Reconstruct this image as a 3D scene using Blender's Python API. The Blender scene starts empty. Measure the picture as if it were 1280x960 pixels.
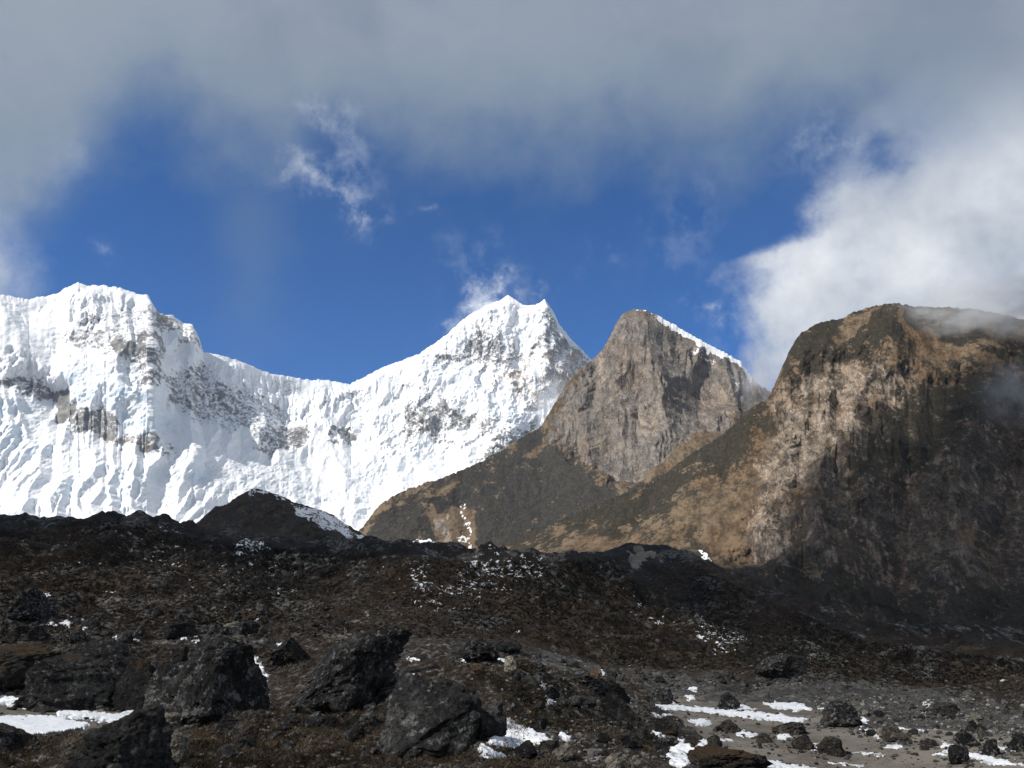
import bpy, bmesh, math, random
import numpy as np
from mathutils import Vector
from mathutils.bvhtree import BVHTree

# =====================================================================
# camera, light, exposure
# =====================================================================
scene = bpy.context.scene
R = math.radians
FPX = 967.0                       # focal length in pixels of the 1280-wide photograph
PITCH = R(17.8)
SUN_TO = np.array([-0.72, -0.50, 0.0]); SUN_EL = R(40)
SUN_TO = SUN_TO / np.linalg.norm(SUN_TO) * math.cos(SUN_EL); SUN_TO[2] = math.sin(SUN_EL)

cam_d = bpy.data.cameras.new('camera'); cam = bpy.data.objects.new('camera', cam_d)
scene.collection.objects.link(cam); scene.camera = cam
cam_d.sensor_width = 36.0; cam_d.lens = 36.0 * FPX / 1280.0
cam_d.clip_start = 0.5; cam_d.clip_end = 80000
cam.location = (0, 0, 0); cam.rotation_euler = (math.pi / 2 + PITCH, 0, 0)

scene.view_settings.view_transform = 'Standard'
scene.view_settings.look = 'None'
EXPOSURE = 0.35
scene.view_settings.exposure = EXPOSURE
scene.view_settings.gamma = 1.0
scene.view_settings.use_curve_mapping = False
scene.render.engine = 'CYCLES'
cy = scene.cycles
cy.use_denoising = True
cy.max_bounces = 5; cy.diffuse_bounces = 3; cy.glossy_bounces = 2
cy.volume_bounces = 2; cy.transparent_max_bounces = 12
cy.volume_max_steps = 48
cy.use_adaptive_sampling = False; cy.sample_clamp_indirect = 1.5

sun_d = bpy.data.lights.new('sun', 'SUN'); sun = bpy.data.objects.new('sun', sun_d)
scene.collection.objects.link(sun)
sun_d.energy = 4.5; sun_d.angle = R(0.53); sun_d.color = (1.0, 0.95, 0.87)
sun.rotation_euler = Vector(tuple(SUN_TO)).to_track_quat('Z', 'Y').to_euler()

WORLD_STRENGTH = 0.11

# ---------------------------------------------------------------- pixel -> direction helpers
FW = np.array([0, math.cos(PITCH), math.sin(PITCH)]); UPV = np.array([0, -math.sin(PITCH), math.cos(PITCH)])

def pt(px, py, r):
    """world point seen at photo pixel (px, py) whose horizontal distance from the camera is r"""
    px, py, r = np.broadcast_arrays(np.asarray(px, float), np.asarray(py, float), np.asarray(r, float))
    xc = (px - 640) / FPX; yc = (480 - py) / FPX
    x = xc; y = FW[1] + yc * UPV[1]; z = FW[2] + yc * UPV[2]
    h = np.hypot(x, y)
    return np.stack([x / h * r, y / h * r, z / h * r], -1)

def azel(px, py):
    p = pt(px, py, 1.0)
    return np.arctan2(p[..., 0], p[..., 1]), np.arctan2(p[..., 2], np.hypot(p[..., 0], p[..., 1]))

# =====================================================================
# node helper
# =====================================================================
class NT:
    def __init__(s, tree):
        s.t = tree; s.n = tree.nodes; s.l = tree.links
        s.n.clear()
    def new(s, typ, **kw):
        n = s.n.new(typ)
        for k, v in kw.items(): setattr(n, k, v)
        return n
    def put(s, sock, v):
        if v is None: return
        if isinstance(v, bpy.types.NodeSocket): s.l.new(v, sock)
        elif isinstance(v, (tuple, list)) and len(v) == 3 and sock.type == 'RGBA': sock.default_value = (*v, 1)
        else: sock.default_value = v
    def m(s, op, a, b=None, c=None, clamp=False):
        n = s.new('ShaderNodeMath', operation=op, use_clamp=clamp)
        s.put(n.inputs[0], a); s.put(n.inputs[1], b); s.put(n.inputs[2], c)
        return n.outputs[0]
    def vm(s, op, a, b=None):
        n = s.new('ShaderNodeVectorMath', operation=op)
        s.put(n.inputs[0], a)
        if op == 'SCALE': s.put(n.inputs['Scale'], b)
        else: s.put(n.inputs[1], b)
        return n.outputs[0]
    def ss(s, x, lo, hi, a=0.0, b=1.0):
        n = s.new('ShaderNodeMapRange', interpolation_type='SMOOTHSTEP')
        s.put(n.inputs[0], x); s.put(n.inputs[1], lo); s.put(n.inputs[2], hi); s.put(n.inputs[3], a); s.put(n.inputs[4], b)
        return n.outputs[0]
    def lin(s, x, lo, hi, a=0.0, b=1.0):
        n = s.new('ShaderNodeMapRange'); n.clamp = True
        s.put(n.inputs[0], x); s.put(n.inputs[1], lo); s.put(n.inputs[2], hi); s.put(n.inputs[3], a); s.put(n.inputs[4], b)
        return n.outputs[0]
    def mix(s, f, a, b, mode='MIX'):
        n = s.new('ShaderNodeMix', data_type='RGBA', blend_type=mode)
        s.put(n.inputs[0], f); s.put(n.inputs[6], a); s.put(n.inputs[7], b)
        return n.outputs[2]
    def noise(s, vec, scale, detail=5, rough=0.55, dist=0.0, typ='FBM', col=False):
        n = s.new('ShaderNodeTexNoise'); n.noise_type = typ
        s.put(n.inputs['Vector'], vec); n.inputs['Scale'].default_value = scale
        n.inputs['Detail'].default_value = detail; n.inputs['Roughness'].default_value = rough
        n.inputs['Distortion'].default_value = dist
        return n.outputs['Color'] if col else n.outputs[0]
    def voro(s, vec, scale, feature='F1', out='Distance', rnd=1.0):
        n = s.new('ShaderNodeTexVoronoi', feature=feature)
        s.put(n.inputs['Vector'], vec); n.inputs['Scale'].default_value = scale
        n.inputs['Randomness'].default_value = rnd
        return n.outputs[out]
    def mapping(s, vec, scale=(1, 1, 1), rot=(0, 0, 0)):
        n = s.new('ShaderNodeMapping'); s.put(n.inputs['Vector'], vec)
        n.inputs['Scale'].default_value = scale; n.inputs['Rotation'].default_value = rot
        return n.outputs[0]
    def attr(s, name):
        n = s.new('ShaderNodeAttribute', attribute_name=name); return n.outputs['Fac']
    def ramp(s, f, stops):
        n = s.new('ShaderNodeValToRGB'); s.put(n.inputs[0], f); e = n.color_ramp.elements
        while len(e) < len(stops): e.new(0.5)
        for el, (p, c) in zip(e, stops):
            el.position = p; el.color = (*c, 1)
        return n.outputs[0]
    def bump(s, h, strength, dist, normal=None):
        n = s.new('ShaderNodeBump'); s.put(n.inputs['Height'], h)
        n.inputs['Strength'].default_value = strength; n.inputs['Distance'].default_value = dist
        if normal is not None: s.put(n.inputs['Normal'], normal)
        return n.outputs[0]

def material(name):
    m = bpy.data.materials.new(name); m.use_nodes = True
    return m, NT(m.node_tree)

def finish(t, color, rough=0.9, normal=None, spec=0.2):
    b = t.new('ShaderNodeBsdfPrincipled')
    t.put(b.inputs['Base Color'], color); t.put(b.inputs['Roughness'], rough)
    b.inputs['Specular IOR Level'].default_value = spec
    if normal is not None: t.put(b.inputs['Normal'], normal)
    o = t.new('ShaderNodeOutputMaterial'); t.l.new(b.outputs[0], o.inputs['Surface'])
    return b

# =====================================================================
# sky: Nishita sky with procedural clouds in world directions
# =====================================================================
world = bpy.data.worlds.new('World'); scene.world = world; world.use_nodes = True
def build_world():
    t = NT(world.node_tree)
    sky = t.new('ShaderNodeTexSky', sky_type='NISHITA', sun_disc=False)
    sky.sun_elevation = SUN_EL
    sky.sun_rotation = math.atan2(SUN_TO[0], SUN_TO[1])
    sky.altitude = 3900; sky.air_density = 1.0; sky.dust_density = 0.0; sky.ozone_density = 3.2
    tc = t.new('ShaderNodeTexCoord'); D = tc.outputs['Generated']
    sx = t.new('ShaderNodeSeparateXYZ'); t.l.new(D, sx.inputs[0])
    X, Y, Z = sx.outputs
    # warp for wispy outlines
    wcol = t.noise(D, 7.0, 5, 0.6, col=True)
    w = t.vm('SUBTRACT', wcol, (0.5, 0.5, 0.5))
    sw = t.new('ShaderNodeSeparateXYZ'); t.l.new(w, sw.inputs[0])
    w2 = t.vm('SUBTRACT', t.noise(D, 26.0, 6, 0.65, col=True), (0.5, 0.5, 0.5))
    sw2 = t.new('ShaderNodeSeparateXYZ'); t.l.new(w2, sw2.inputs[0])
    az0 = t.m('ARCTAN2', X, Y); el0 = t.m('ARCSINE', Z)
    def warped(base, c1, a1, c2, a2):
        return t.m('ADD', t.m('ADD', base, t.m('MULTIPLY', c1, a1)), t.m('MULTIPLY', c2, a2))
    wl = t.vm('SUBTRACT', t.noise(D, 4.0, 5, 0.52, col=True), (0.5, 0.5, 0.5))
    swl = t.new('ShaderNodeSeparateXYZ'); t.l.new(wl, swl.inputs[0])
    azw = warped(az0, swl.outputs[0], 0.30, sw2.outputs[0], 0.05)
    elw = warped(el0, swl.outputs[2], 0.26, sw2.outputs[2], 0.05)
    azs = warped(az0, sw.outputs[0], 0.14, sw2.outputs[1], 0.07)
    els = warped(el0, sw.outputs[1], 0.14, sw2.outputs[2], 0.07)

    def curve(x, pts, lo, hi, vlo, vhi):
        """piecewise function of x given as (x, value) list, via a float curve on 0..1"""
        n = t.new('ShaderNodeFloatCurve')
        c = n.mapping.curves[0]
        pts = sorted(pts)
        while len(c.points) < len(pts): c.points.new(0.5, 0.5)
        for p, (a, v) in zip(c.points, pts):
            p.location = ((a - lo) / (hi - lo), (v - vlo) / (vhi - vlo)); p.handle_type = 'AUTO'
        n.mapping.update()
        t.put(n.inputs['Value'], t.lin(x, lo, hi))
        return t.lin(n.outputs[0], 0, 1, vlo, vhi)

    def blob(azv, elv, px, py, sx_, sy_, rot=0.0, power=1.0):
        a, e = azel(px, py); a = float(a); e = float(e)
        k = 1.0 / FPX
        da = t.m('MULTIPLY', t.m('SUBTRACT', azv, a), math.cos(e)); de = t.m('SUBTRACT', elv, e)
        c, s_ = math.cos(rot), math.sin(rot)
        u = t.m('ADD', t.m('MULTIPLY', da, c / (sx_ * k)), t.m('MULTIPLY', de, s_ / (sx_ * k)))
        v = t.m('ADD', t.m('MULTIPLY', da, -s_ / (sy_ * k)), t.m('MULTIPLY', de, c / (sy_ * k)))
        d2 = t.m('ADD', t.m('MULTIPLY', u, u), t.m('MULTIPLY', v, v))
        return t.m('MULTIPLY', t.m('EXPONENT', t.m('MULTIPLY', d2, -1.0)), power)

    # --- the grey deck: soft lower edge as a function of azimuth
    edge = [(-300, 260), (0, 240), (70, 215), (130, 172), (200, 165), (260, 205), (320, 235), (400, 200), (480, 210), (570, 220), (660, 215), (760, 200),
            (860, 185), (960, 165), (1060, 175), (1160, 190), (1290, 230), (1600, 300)]
    E = [(float(azel(x, y)[0]), float(azel(x, y)[1])) for x, y in edge]
    e_edge = curve(az0, E, -0.85, 0.85, 0.2, 0.75)
    dk = t.m('SUBTRACT', elw, e_edge)
    deck = t.ss(dk, -0.05, 0.085)
    # thin veil hanging under the deck
    veil = t.m('MULTIPLY', t.ss(dk, -0.22, 0.02), t.ss(t.noise(D, 4.0, 3, 0.5), 0.45, 0.75))
    veil = t.m('MULTIPLY', veil, 0.12)
    v2 = blob(azw, elw, 320, 290, 60, 90, 0, 0.28)
    deck = t.m('MAXIMUM', deck, t.m('MAXIMUM', veil, v2))
    deck = t.m('MULTIPLY', deck, 0.97)
    # --- white cloud climbing behind the right-hand mountain
    redge = [(100, 1110), (150, 1045), (185, 1008), (215, 1005), (250, 1000), (290, 990), (316, 940), (332, 905), (370, 905), (420, 912), (460, 925), (500, 945), (560, 950)]
    RE = [(float(azel(x, y)[1]), float(azel(x, y)[0])) for y, x in redge]
    a_edge = curve(el0, RE, 0.2, 0.75, 0.1, 0.7)
    dr = t.m('SUBTRACT', azs, a_edge)
    right = t.ss(dr, -0.012, 0.062)
    gap = blob(azs, els, 1075, 195, 42, 26, -0.15, 0.95)
    gap2 = blob(azs, els, 950, 300, 45, 25, 0.5, 0.5)
    right = t.m('MULTIPLY', right, t.m('SUBTRACT', 1.0, t.m('MINIMUM', t.m('ADD', gap, gap2), 1.0)))
    right = t.m('MULTIPLY', right, t.lin(t.noise(D, 14.0, 6, 0.6), 0.25, 0.5, 0.80, 1.0))
    right = t.m('MULTIPLY', right, t.ss(el0, float(azel(1100, 60)[1]), float(azel(1100, 260)[1])))
    # --- column at the left edge
    ledge = [(100, 150), (160, 118), (200, 105), (240, 70), (270, 50), (300, 38), (330, 42), (360, 62), (420, 70)]
    LE = [(float(azel(x, y)[1]), float(azel(x, y)[0])) for y, x in ledge]
    l_edge = curve(el0, LE, 0.2, 0.75, -0.7, -0.3)
    left = t.ss(t.m('SUBTRACT', l_edge, azs), -0.02, 0.075)
    lst = t.noise(t.mapping(D, (9, 9, 2.2)), 2.6, 6, 0.6)
    left = t.m('MULTIPLY', left, t.lin(lst, 0.30, 0.62, 0.30, 0.95))
    # --- wisps
    fil = t.noise(t.mapping(D, (1, 1, 0.8), (0.3, 0.5, 0)), 30.0, 7, 0.66, 0.12)
    filw = t.ss(fil, 0.40, 0.70)
    W = None
    for a in [(378, 212, 30, 20, 0.3, 0.52), (432, 205, 30, 40, 0.2, 0.40), (430, 238, 40, 13, -0.45, 0.48), (452, 262, 10, 22, 0.2, 0.6), (400, 150, 26, 20, 0.6, 0.5),
              (592, 340, 40, 34, -0.5, 0.34), (600, 372, 42, 15, 0.62, 1.3), (562, 398, 14, 9, 0.3, 1.1), (622, 366, 16, 12, 0.6, 1.2), (676, 362, 10, 20, 0.2, 0.5),
              (878, 384, 26, 10, -0.2, 0.75), (880, 408, 14, 14, 0.4, 0.35), (530, 262, 14, 8, 0, 0.35), (112, 312, 16, 12, 0, 0.35), (745, 318, 26, 22, 0, 0.20),
              (855, 300, 40, 50, 0, 0.22), (1020, 190, 30, 30, 0, 0.5)]:
        b = blob(azs, els, a[0], a[1], a[2], a[3], a[4], a[5])
        W = b if W is None else t.m('ADD', W, b)
    wisp = t.m('MULTIPLY', t.m('MINIMUM', W, 1.0), filw)
    # --- colours (radiance / strength)
    k = 1.0 / WORLD_STRENGTH / 2 ** EXPOSURE
    tone = t.noise(t.vm('ADD', D, t.vm('SCALE', wl, 0.5)), 3.4, 6, 0.52)
    deckcol = t.mix(t.ss(tone, 0.30, 0.70), (0.228 * k, 0.275 * k, 0.36 * k), (0.315 * k, 0.360 * k, 0.425 * k))
    # slightly bluer and darker near the thin edge
    deckcol = t.mix(t.ss(dk, 0.16, -0.04), deckcol, (0.19 * k, 0.265 * k, 0.36 * k))
    rt = t.noise(D, 9.0, 6, 0.55)
    lowbright = t.ss(el0, float(azel(1000, 110)[1]), float(azel(1000, 330)[1]))
    rcol = t.mix(t.m('MULTIPLY', t.lin(rt, 0.3, 0.68), lowbright), (0.40 * k, 0.45 * k, 0.53 * k), (0.86 * k, 0.88 * k, 0.91 * k))
    blue = t.mix(1.0, sky.outputs[0], (0.19, 0.61, 1.01), 'MULTIPLY')      # deep blue high-altitude air
    col = t.mix(left, blue, (0.50 * k, 0.56 * k, 0.64 * k))
    col = t.mix(deck, col, deckcol)
    col = t.mix(right, col, rcol)
    col = t.mix(t.m('MULTIPLY', wisp, 0.62), col, (0.80 * k, 0.84 * k, 0.90 * k))
    bg = t.new('ShaderNodeBackground'); t.l.new(col, bg.inputs[0]); bg.inputs[1].default_value = WORLD_STRENGTH
    o = t.new('ShaderNodeOutputWorld'); t.l.new(bg.outputs[0], o.inputs[0])
build_world()

# =====================================================================
# numpy noise
# =====================================================================
_rng = np.random.RandomState(7)
_perm = np.concatenate([_rng.permutation(256)] * 3).astype(np.int32)
_g = _rng.normal(size=(256, 3)); _g /= np.linalg.norm(_g, axis=1)[:, None]; _g = (_g * 1.5).astype(np.float32)

def pnoise(p, seed=0):
    p = np.asarray(p, np.float32) + np.float32(seed * 17.31)
    i = np.floor(p).astype(np.int32); f = p - i
    u = f * f * f * (f * (f * 6 - 15) + 10)
    i &= 255
    out = 0
    for dx in (0, 1):
        hx = _perm[i[..., 0] + dx]; wx = u[..., 0] if dx else 1 - u[..., 0]
        for dy in (0, 1):
            hy = _perm[hx + i[..., 1] + dy]; wy = u[..., 1] if dy else 1 - u[..., 1]
            for dz in (0, 1):
                h = _perm[hy + i[..., 2] + dz]; wz = u[..., 2] if dz else 1 - u[..., 2]
                g = _g[h]
                out = out + wx * wy * wz * (g[..., 0] * (f[..., 0] - dx) + g[..., 1] * (f[..., 1] - dy) + g[..., 2] * (f[..., 2] - dz))
    return out

def fbm(p, octv=5, gain=0.5, seed=0, lac=2.03):
    a = 1.0; s = 0; q = np.asarray(p, np.float32)
    for o in range(octv):
        s = s + a * pnoise(q, seed + o); q = q * lac; a *= gain
    return s

def ridged(p, octv=5, gain=0.5, seed=0, lac=2.07):
    a = 1.0; s = 0; w = 1.0; q = np.asarray(p, np.float32)
    for o in range(octv):
        n = 1 - np.abs(pnoise(q, seed + o)) * 1.6
        n = np.clip(n, 0, 1) ** 2
        s = s + a * n * w; w = np.clip(n * 1.6, 0, 1); q = q * lac; a *= gain
    return s

def sstep(x, a, b):
    t = np.clip((x - a) / (b - a), 0, 1); return t * t * (3 - 2 * t)

def poly_sd(px, py, poly):
    """signed distance (positive inside) to a polygon, vectorised"""
    poly = np.asarray(poly, float); n = len(poly)
    d = np.full(px.shape, 1e18); inside = np.zeros(px.shape, bool)
    for i in range(n):
        a = poly[i]; b = poly[(i + 1) % n]; e = b - a
        wx = px - a[0]; wy = py - a[1]
        tt = np.clip((wx * e[0] + wy * e[1]) / (e @ e + 1e-12), 0, 1)
        d = np.minimum(d, (wx - e[0] * tt) ** 2 + (wy - e[1] * tt) ** 2)
        c = ((a[1] <= py) & (b[1] > py)) | ((b[1] <= py) & (a[1] > py))
        xi = a[0] + (py - a[1]) / (e[1] if abs(e[1]) > 1e-9 else 1e-9) * e[0]
        inside ^= c & (px < xi)
    d = np.sqrt(d); return np.where(inside, d, -d)

def line_d(px, py, line):
    """distance to a polyline and the parameter (0..1) along it"""
    line = np.asarray(line, float); d = np.full(px.shape, 1e18)
    for i in range(len(line) - 1):
        a = line[i][:2]; e = line[i + 1][:2] - a
        wx = px - a[0]; wy = py - a[1]
        tt = np.clip((wx * e[0] + wy * e[1]) / (e @ e + 1e-12), 0, 1)
        d = np.minimum(d, (wx - e[0] * tt) ** 2 + (wy - e[1] * tt) ** 2)
    return np.sqrt(d)

def pmask(px, py, poly, soft=6, val=1.0):
    return val * sstep(poly_sd(px, py, poly), -soft, soft)
def lmask(px, py, line, half=6, soft=5, val=1.0):
    return val * (1 - sstep(line_d(px, py, line), half - soft, half + soft))

def interp(x, pts, k):
    pts = sorted(pts); xs = [p[0] for p in pts]; return np.interp(x, xs, [p[k] for p in pts])

# =====================================================================
# object helpers
# =====================================================================
COL = scene.collection
def link(name, me, mat=None, parent=None):
    o = bpy.data.objects.new(name, me); COL.objects.link(o)
    if mat is not None: me.materials.append(mat)
    if parent is not None: o.parent = parent
    return o
def tag(o, label=None, cat=None, kind=None, group=None):
    if label: o['label'] = label
    if cat: o['category'] = cat
    if kind: o['kind'] = kind
    if group: o['group'] = group
    return o
def mesh_np(name, V, F, smooth=True, attrs=None):
    """V (n,3), F (m,3|4) -> mesh, fast"""
    me = bpy.data.meshes.new(name); V = np.ascontiguousarray(V, np.float32); F = np.ascontiguousarray(F, np.int32)
    k = F.shape[1]
    me.vertices.add(len(V)); me.vertices.foreach_set('co', V.ravel())
    me.loops.add(F.size); me.loops.foreach_set('vertex_index', F.ravel())
    me.polygons.add(len(F)); me.polygons.foreach_set('loop_start', np.arange(0, F.size, k, dtype=np.int32))
    me.polygons.foreach_set('loop_total', np.full(len(F), k, np.int32))
    me.polygons.foreach_set('use_smooth', np.full(len(F), smooth, bool))
    for nme, arr in (attrs or {}).items():
        a = me.attributes.new(nme, 'FLOAT', 'POINT'); a.data.foreach_set('value', np.ascontiguousarray(arr, np.float32).ravel())
    me.update(calc_edges=True); me.validate()
    return me
def grid_faces(nr, nc, flip=False):
    i = np.arange(nr * nc).reshape(nr, nc)
    a, b, c, d = i[:-1, :-1].ravel(), i[:-1, 1:].ravel(), i[1:, 1:].ravel(), i[1:, :-1].ravel()
    return np.stack([a, d, c, b] if flip else [a, b, c, d], -1)

def grid_normals(P):
    du = np.gradient(P, axis=1); dv = np.gradient(P, axis=0)
    n = np.cross(du, dv); n /= np.linalg.norm(n, axis=-1, keepdims=True) + 1e-9
    s = np.sign(np.sum(n * -P, -1, keepdims=True)); s[s == 0] = 1     # towards the viewer's side
    return n * s

def blur2(a, k):
    """box-ish blur of a 2-D (+channel) array"""
    for ax in (0, 1):
        for _ in range(2):
            pad = [(0, 0)] * a.ndim; pad[ax] = (k, k)
            b = np.pad(a, pad, mode='edge'); c = np.cumsum(b, axis=ax, dtype=np.float64)
            z = np.zeros_like(np.take(c, [0], axis=ax)); c = np.concatenate([z, c], axis=ax)
            n = a.shape[ax]
            hi = np.take(c, np.arange(2 * k + 1, 2 * k + 1 + n), axis=ax); lo = np.take(c, np.arange(0, n), axis=ax)
            a = (hi - lo) / (2 * k + 1)
    return a

class Relief:
    """a mountain side: a grid of real 3-D points between a foot line and a crest line, carved by a
    relief function, with a back side falling away behind the crest"""
    def __init__(s, crest, foot, nx, ny, curve=1.0, edge_k=0.25, jag=0.0, jagf=0.1, seed=0):
        s.crest, s.foot = crest, foot
        x0 = min(p[0] for p in crest); x1 = max(p[0] for p in crest)
        px = np.linspace(x0, x1, nx)
        cyv = interp(px, crest, 1); fyv = interp(px, foot, 1)
        rc = interp(px, crest, 2); rf = interp(px, foot, 2)
        t = np.linspace(0, 1, ny)[:, None]
        s.px = np.broadcast_to(px, (ny, nx)); s.py = fyv + (cyv - fyv) * t; s.t = np.broadcast_to(t, (ny, nx))
        if jag:                       # small teeth on the skyline only
            q = np.stack([px * jagf, px * 0, px * 0], -1); s.py = s.py + jag * fbm(q, 4, 0.6, seed) * np.exp(-((s.py - cyv) / 5.0) ** 2)
        s.r = rf + (rc - rf) * t ** curve
        s.P = pt(s.px, s.py, s.r)
        s.below = (s.py - cyv)            # pixels under the crest
        s.edge = edge_k + (1 - edge_k) * sstep(s.below, 0, 16)
        s.N = grid_normals(s.P)
    def noise_space(s, z=0.75):
        """coordinates for the relief noise: across the wall, into the wall (shortened), up the wall"""
        a = s.azm = float(np.arctan2(s.P[..., 0].mean(), s.P[..., 1].mean())); c, n = math.cos(a), math.sin(a)
        return np.stack([s.P[..., 0] * c - s.P[..., 1] * n, (s.P[..., 0] * n + s.P[..., 1] * c) * 0.15, s.P[..., 2] * z], -1)
    def displace(s, d, fade=True):
        # mostly outwards from the wall, little upwards, so that ledges and gullies stay at their height
        V = -s.P * (1, 1, 0); V /= np.linalg.norm(V, axis=-1, keepdims=True)
        D = 0.35 * s.N * (1, 1, 0.3) + 0.65 * V; D /= np.linalg.norm(D, axis=-1, keepdims=True) + 1e-9
        s.P = s.P + D * (d * (s.edge if fade else 1.0))[..., None]
        n = grid_normals(s.P); s.N2 = n
    def build(s, name, mat, attrs, back=1500, backslope=0.9, nb=24, noise=0.12):
        ny, nx = s.t.shape
        crest = s.P[-1]; hd = crest.copy(); hd[:, 2] = 0; hd /= np.linalg.norm(hd, axis=1)[:, None]
        rows = [s.P]
        prev = None
        for k in range(1, nb + 1):
            d = back * (k / nb) ** 1.6
            p = crest + hd * d; p[:, 2] -= d * backslope
            p[:, 2] += fbm(p / (back * 0.3), 4, 0.5, 3) * noise * d
            rows.append(p[None])
        V = np.concatenate(rows, 0); nr = V.shape[0]
        A = {}
        for k, a in attrs.items():
            A[k] = np.concatenate([a, np.repeat(a[-1:], nb, 0)], 0)
        me = mesh_np(name, V.reshape(-1, 3), grid_faces(nr, nx), True, A)
        o = link(name, me, mat)
        return o

def erode(d, cell, k, talus, iters=4, seed=0, k2=0.4):
    """gullies and spurs: water runs down the wall from the crest row to the foot row, gathers and cuts in;
    walls between the gullies then stand at no more than a limiting slope, which leaves sharp ribs and flat facets"""
    ny, nx = d.shape; d = d.copy(); cols = np.arange(nx)
    gy, gx = np.mgrid[0:ny, 0:nx]
    n = fbm(np.stack([gx / 60.0, gy / 60.0, gx * 0], -1), 3, 0.5, seed)
    T = talus * cell * np.clip(1 + 0.9 * n, 0.35, 2.2)
    rs = np.random.RandomState(seed)
    for it in range(iters):
        A = np.empty((ny, nx)); acc = np.ones(nx)
        for i in range(ny - 1, 0, -1):
            A[i] = acc; w = d[i - 1]
            l = np.empty(nx); l[1:] = w[:-1]; l[0] = 1e9; r = np.empty(nx); r[:-1] = w[1:]; r[-1] = 1e9
            off = np.where((l < w) & (l <= r), -1, np.where(r < w, 1, 0))
            acc = np.bincount(np.clip(cols + off, 0, nx - 1), weights=acc, minlength=nx) + 1
        A[0] = acc
        c = (A ** k2) / (ny ** k2)
        c = (c + np.roll(c, 1, 1) + np.roll(c, -1, 1)) / 3
        d = d - k / iters * np.minimum(c, 2.0)
        for j in range(1, nx): d[:, j] = np.minimum(d[:, j], d[:, j - 1] + T[:, j])
        for j in range(nx - 2, -1, -1): d[:, j] = np.minimum(d[:, j], d[:, j + 1] + T[:, j])
        for i in range(1, ny): d[i] = np.minimum(d[i], d[i - 1] + 0.55 * T[i])
        for i in range(ny - 2, -1, -1): d[i] = np.minimum(d[i], d[i + 1] + 0.55 * T[i])
    return d

QUALITY = 1.0

# =====================================================================
# SNOW MOUNTAINS (far): left massif, saddle and the sharp twin summit
# =====================================================================
def snow_material(azm):
    m, t = material('snow_and_rock')
    P = t.new('ShaderNodeNewGeometry').outputs['Position']
    P = t.mapping(t.mapping(P, (1, 1, 1), (0, 0, azm)), (1, 0.22, 0.85))
    rock = t.attr('rock'); ice = t.attr('ice'); warm = t.attr('warm')
    st = t.noise(t.mapping(t.mapping(P, (1, 1, 1), (0.2, -0.55, 0)), (1, 1, 1.5)), 0.013, 8, 0.72, 0.2)
    fine = t.noise(P, 0.045, 7, 0.75)
    f = t.m('ADD', rock, t.m('MULTIPLY', t.m('SUBTRACT', st, 0.5), 1.2))
    f = t.m('ADD', f, t.m('MULTIPLY', t.m('SUBTRACT', fine, 0.5), 2.4))
    f = t.ss(f, 0.36, 0.66)
    rk = t.ramp(t.noise(P, 0.02, 6, 0.6), [(0.3, (0.11, 0.108, 0.108)), (0.5, (0.20, 0.195, 0.19)), (0.7, (0.33, 0.32, 0.31))])
    rk = t.mix(t.m('MULTIPLY', warm, 0.7), rk, (0.42, 0.31, 0.22))
    sn = t.mix(t.m('MULTIPLY', ice, t.ss(t.noise(P, 0.008, 5, 0.6), 0.35, 0.65)), (0.79, 0.805, 0.83), (0.58, 0.69, 0.78))
    c = t.mix(f, sn, rk)
    h = t.m('ADD', t.noise(P, 0.02, 8, 0.62), t.m('MULTIPLY', t.noise(P, 0.06, 5, 0.6, typ='RIDGED_MULTIFRACTAL'), 0.12))
    n = t.bump(h, 0.5, 20)
    finish(t, c, 0.85, n, 0.15)
    return m

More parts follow.
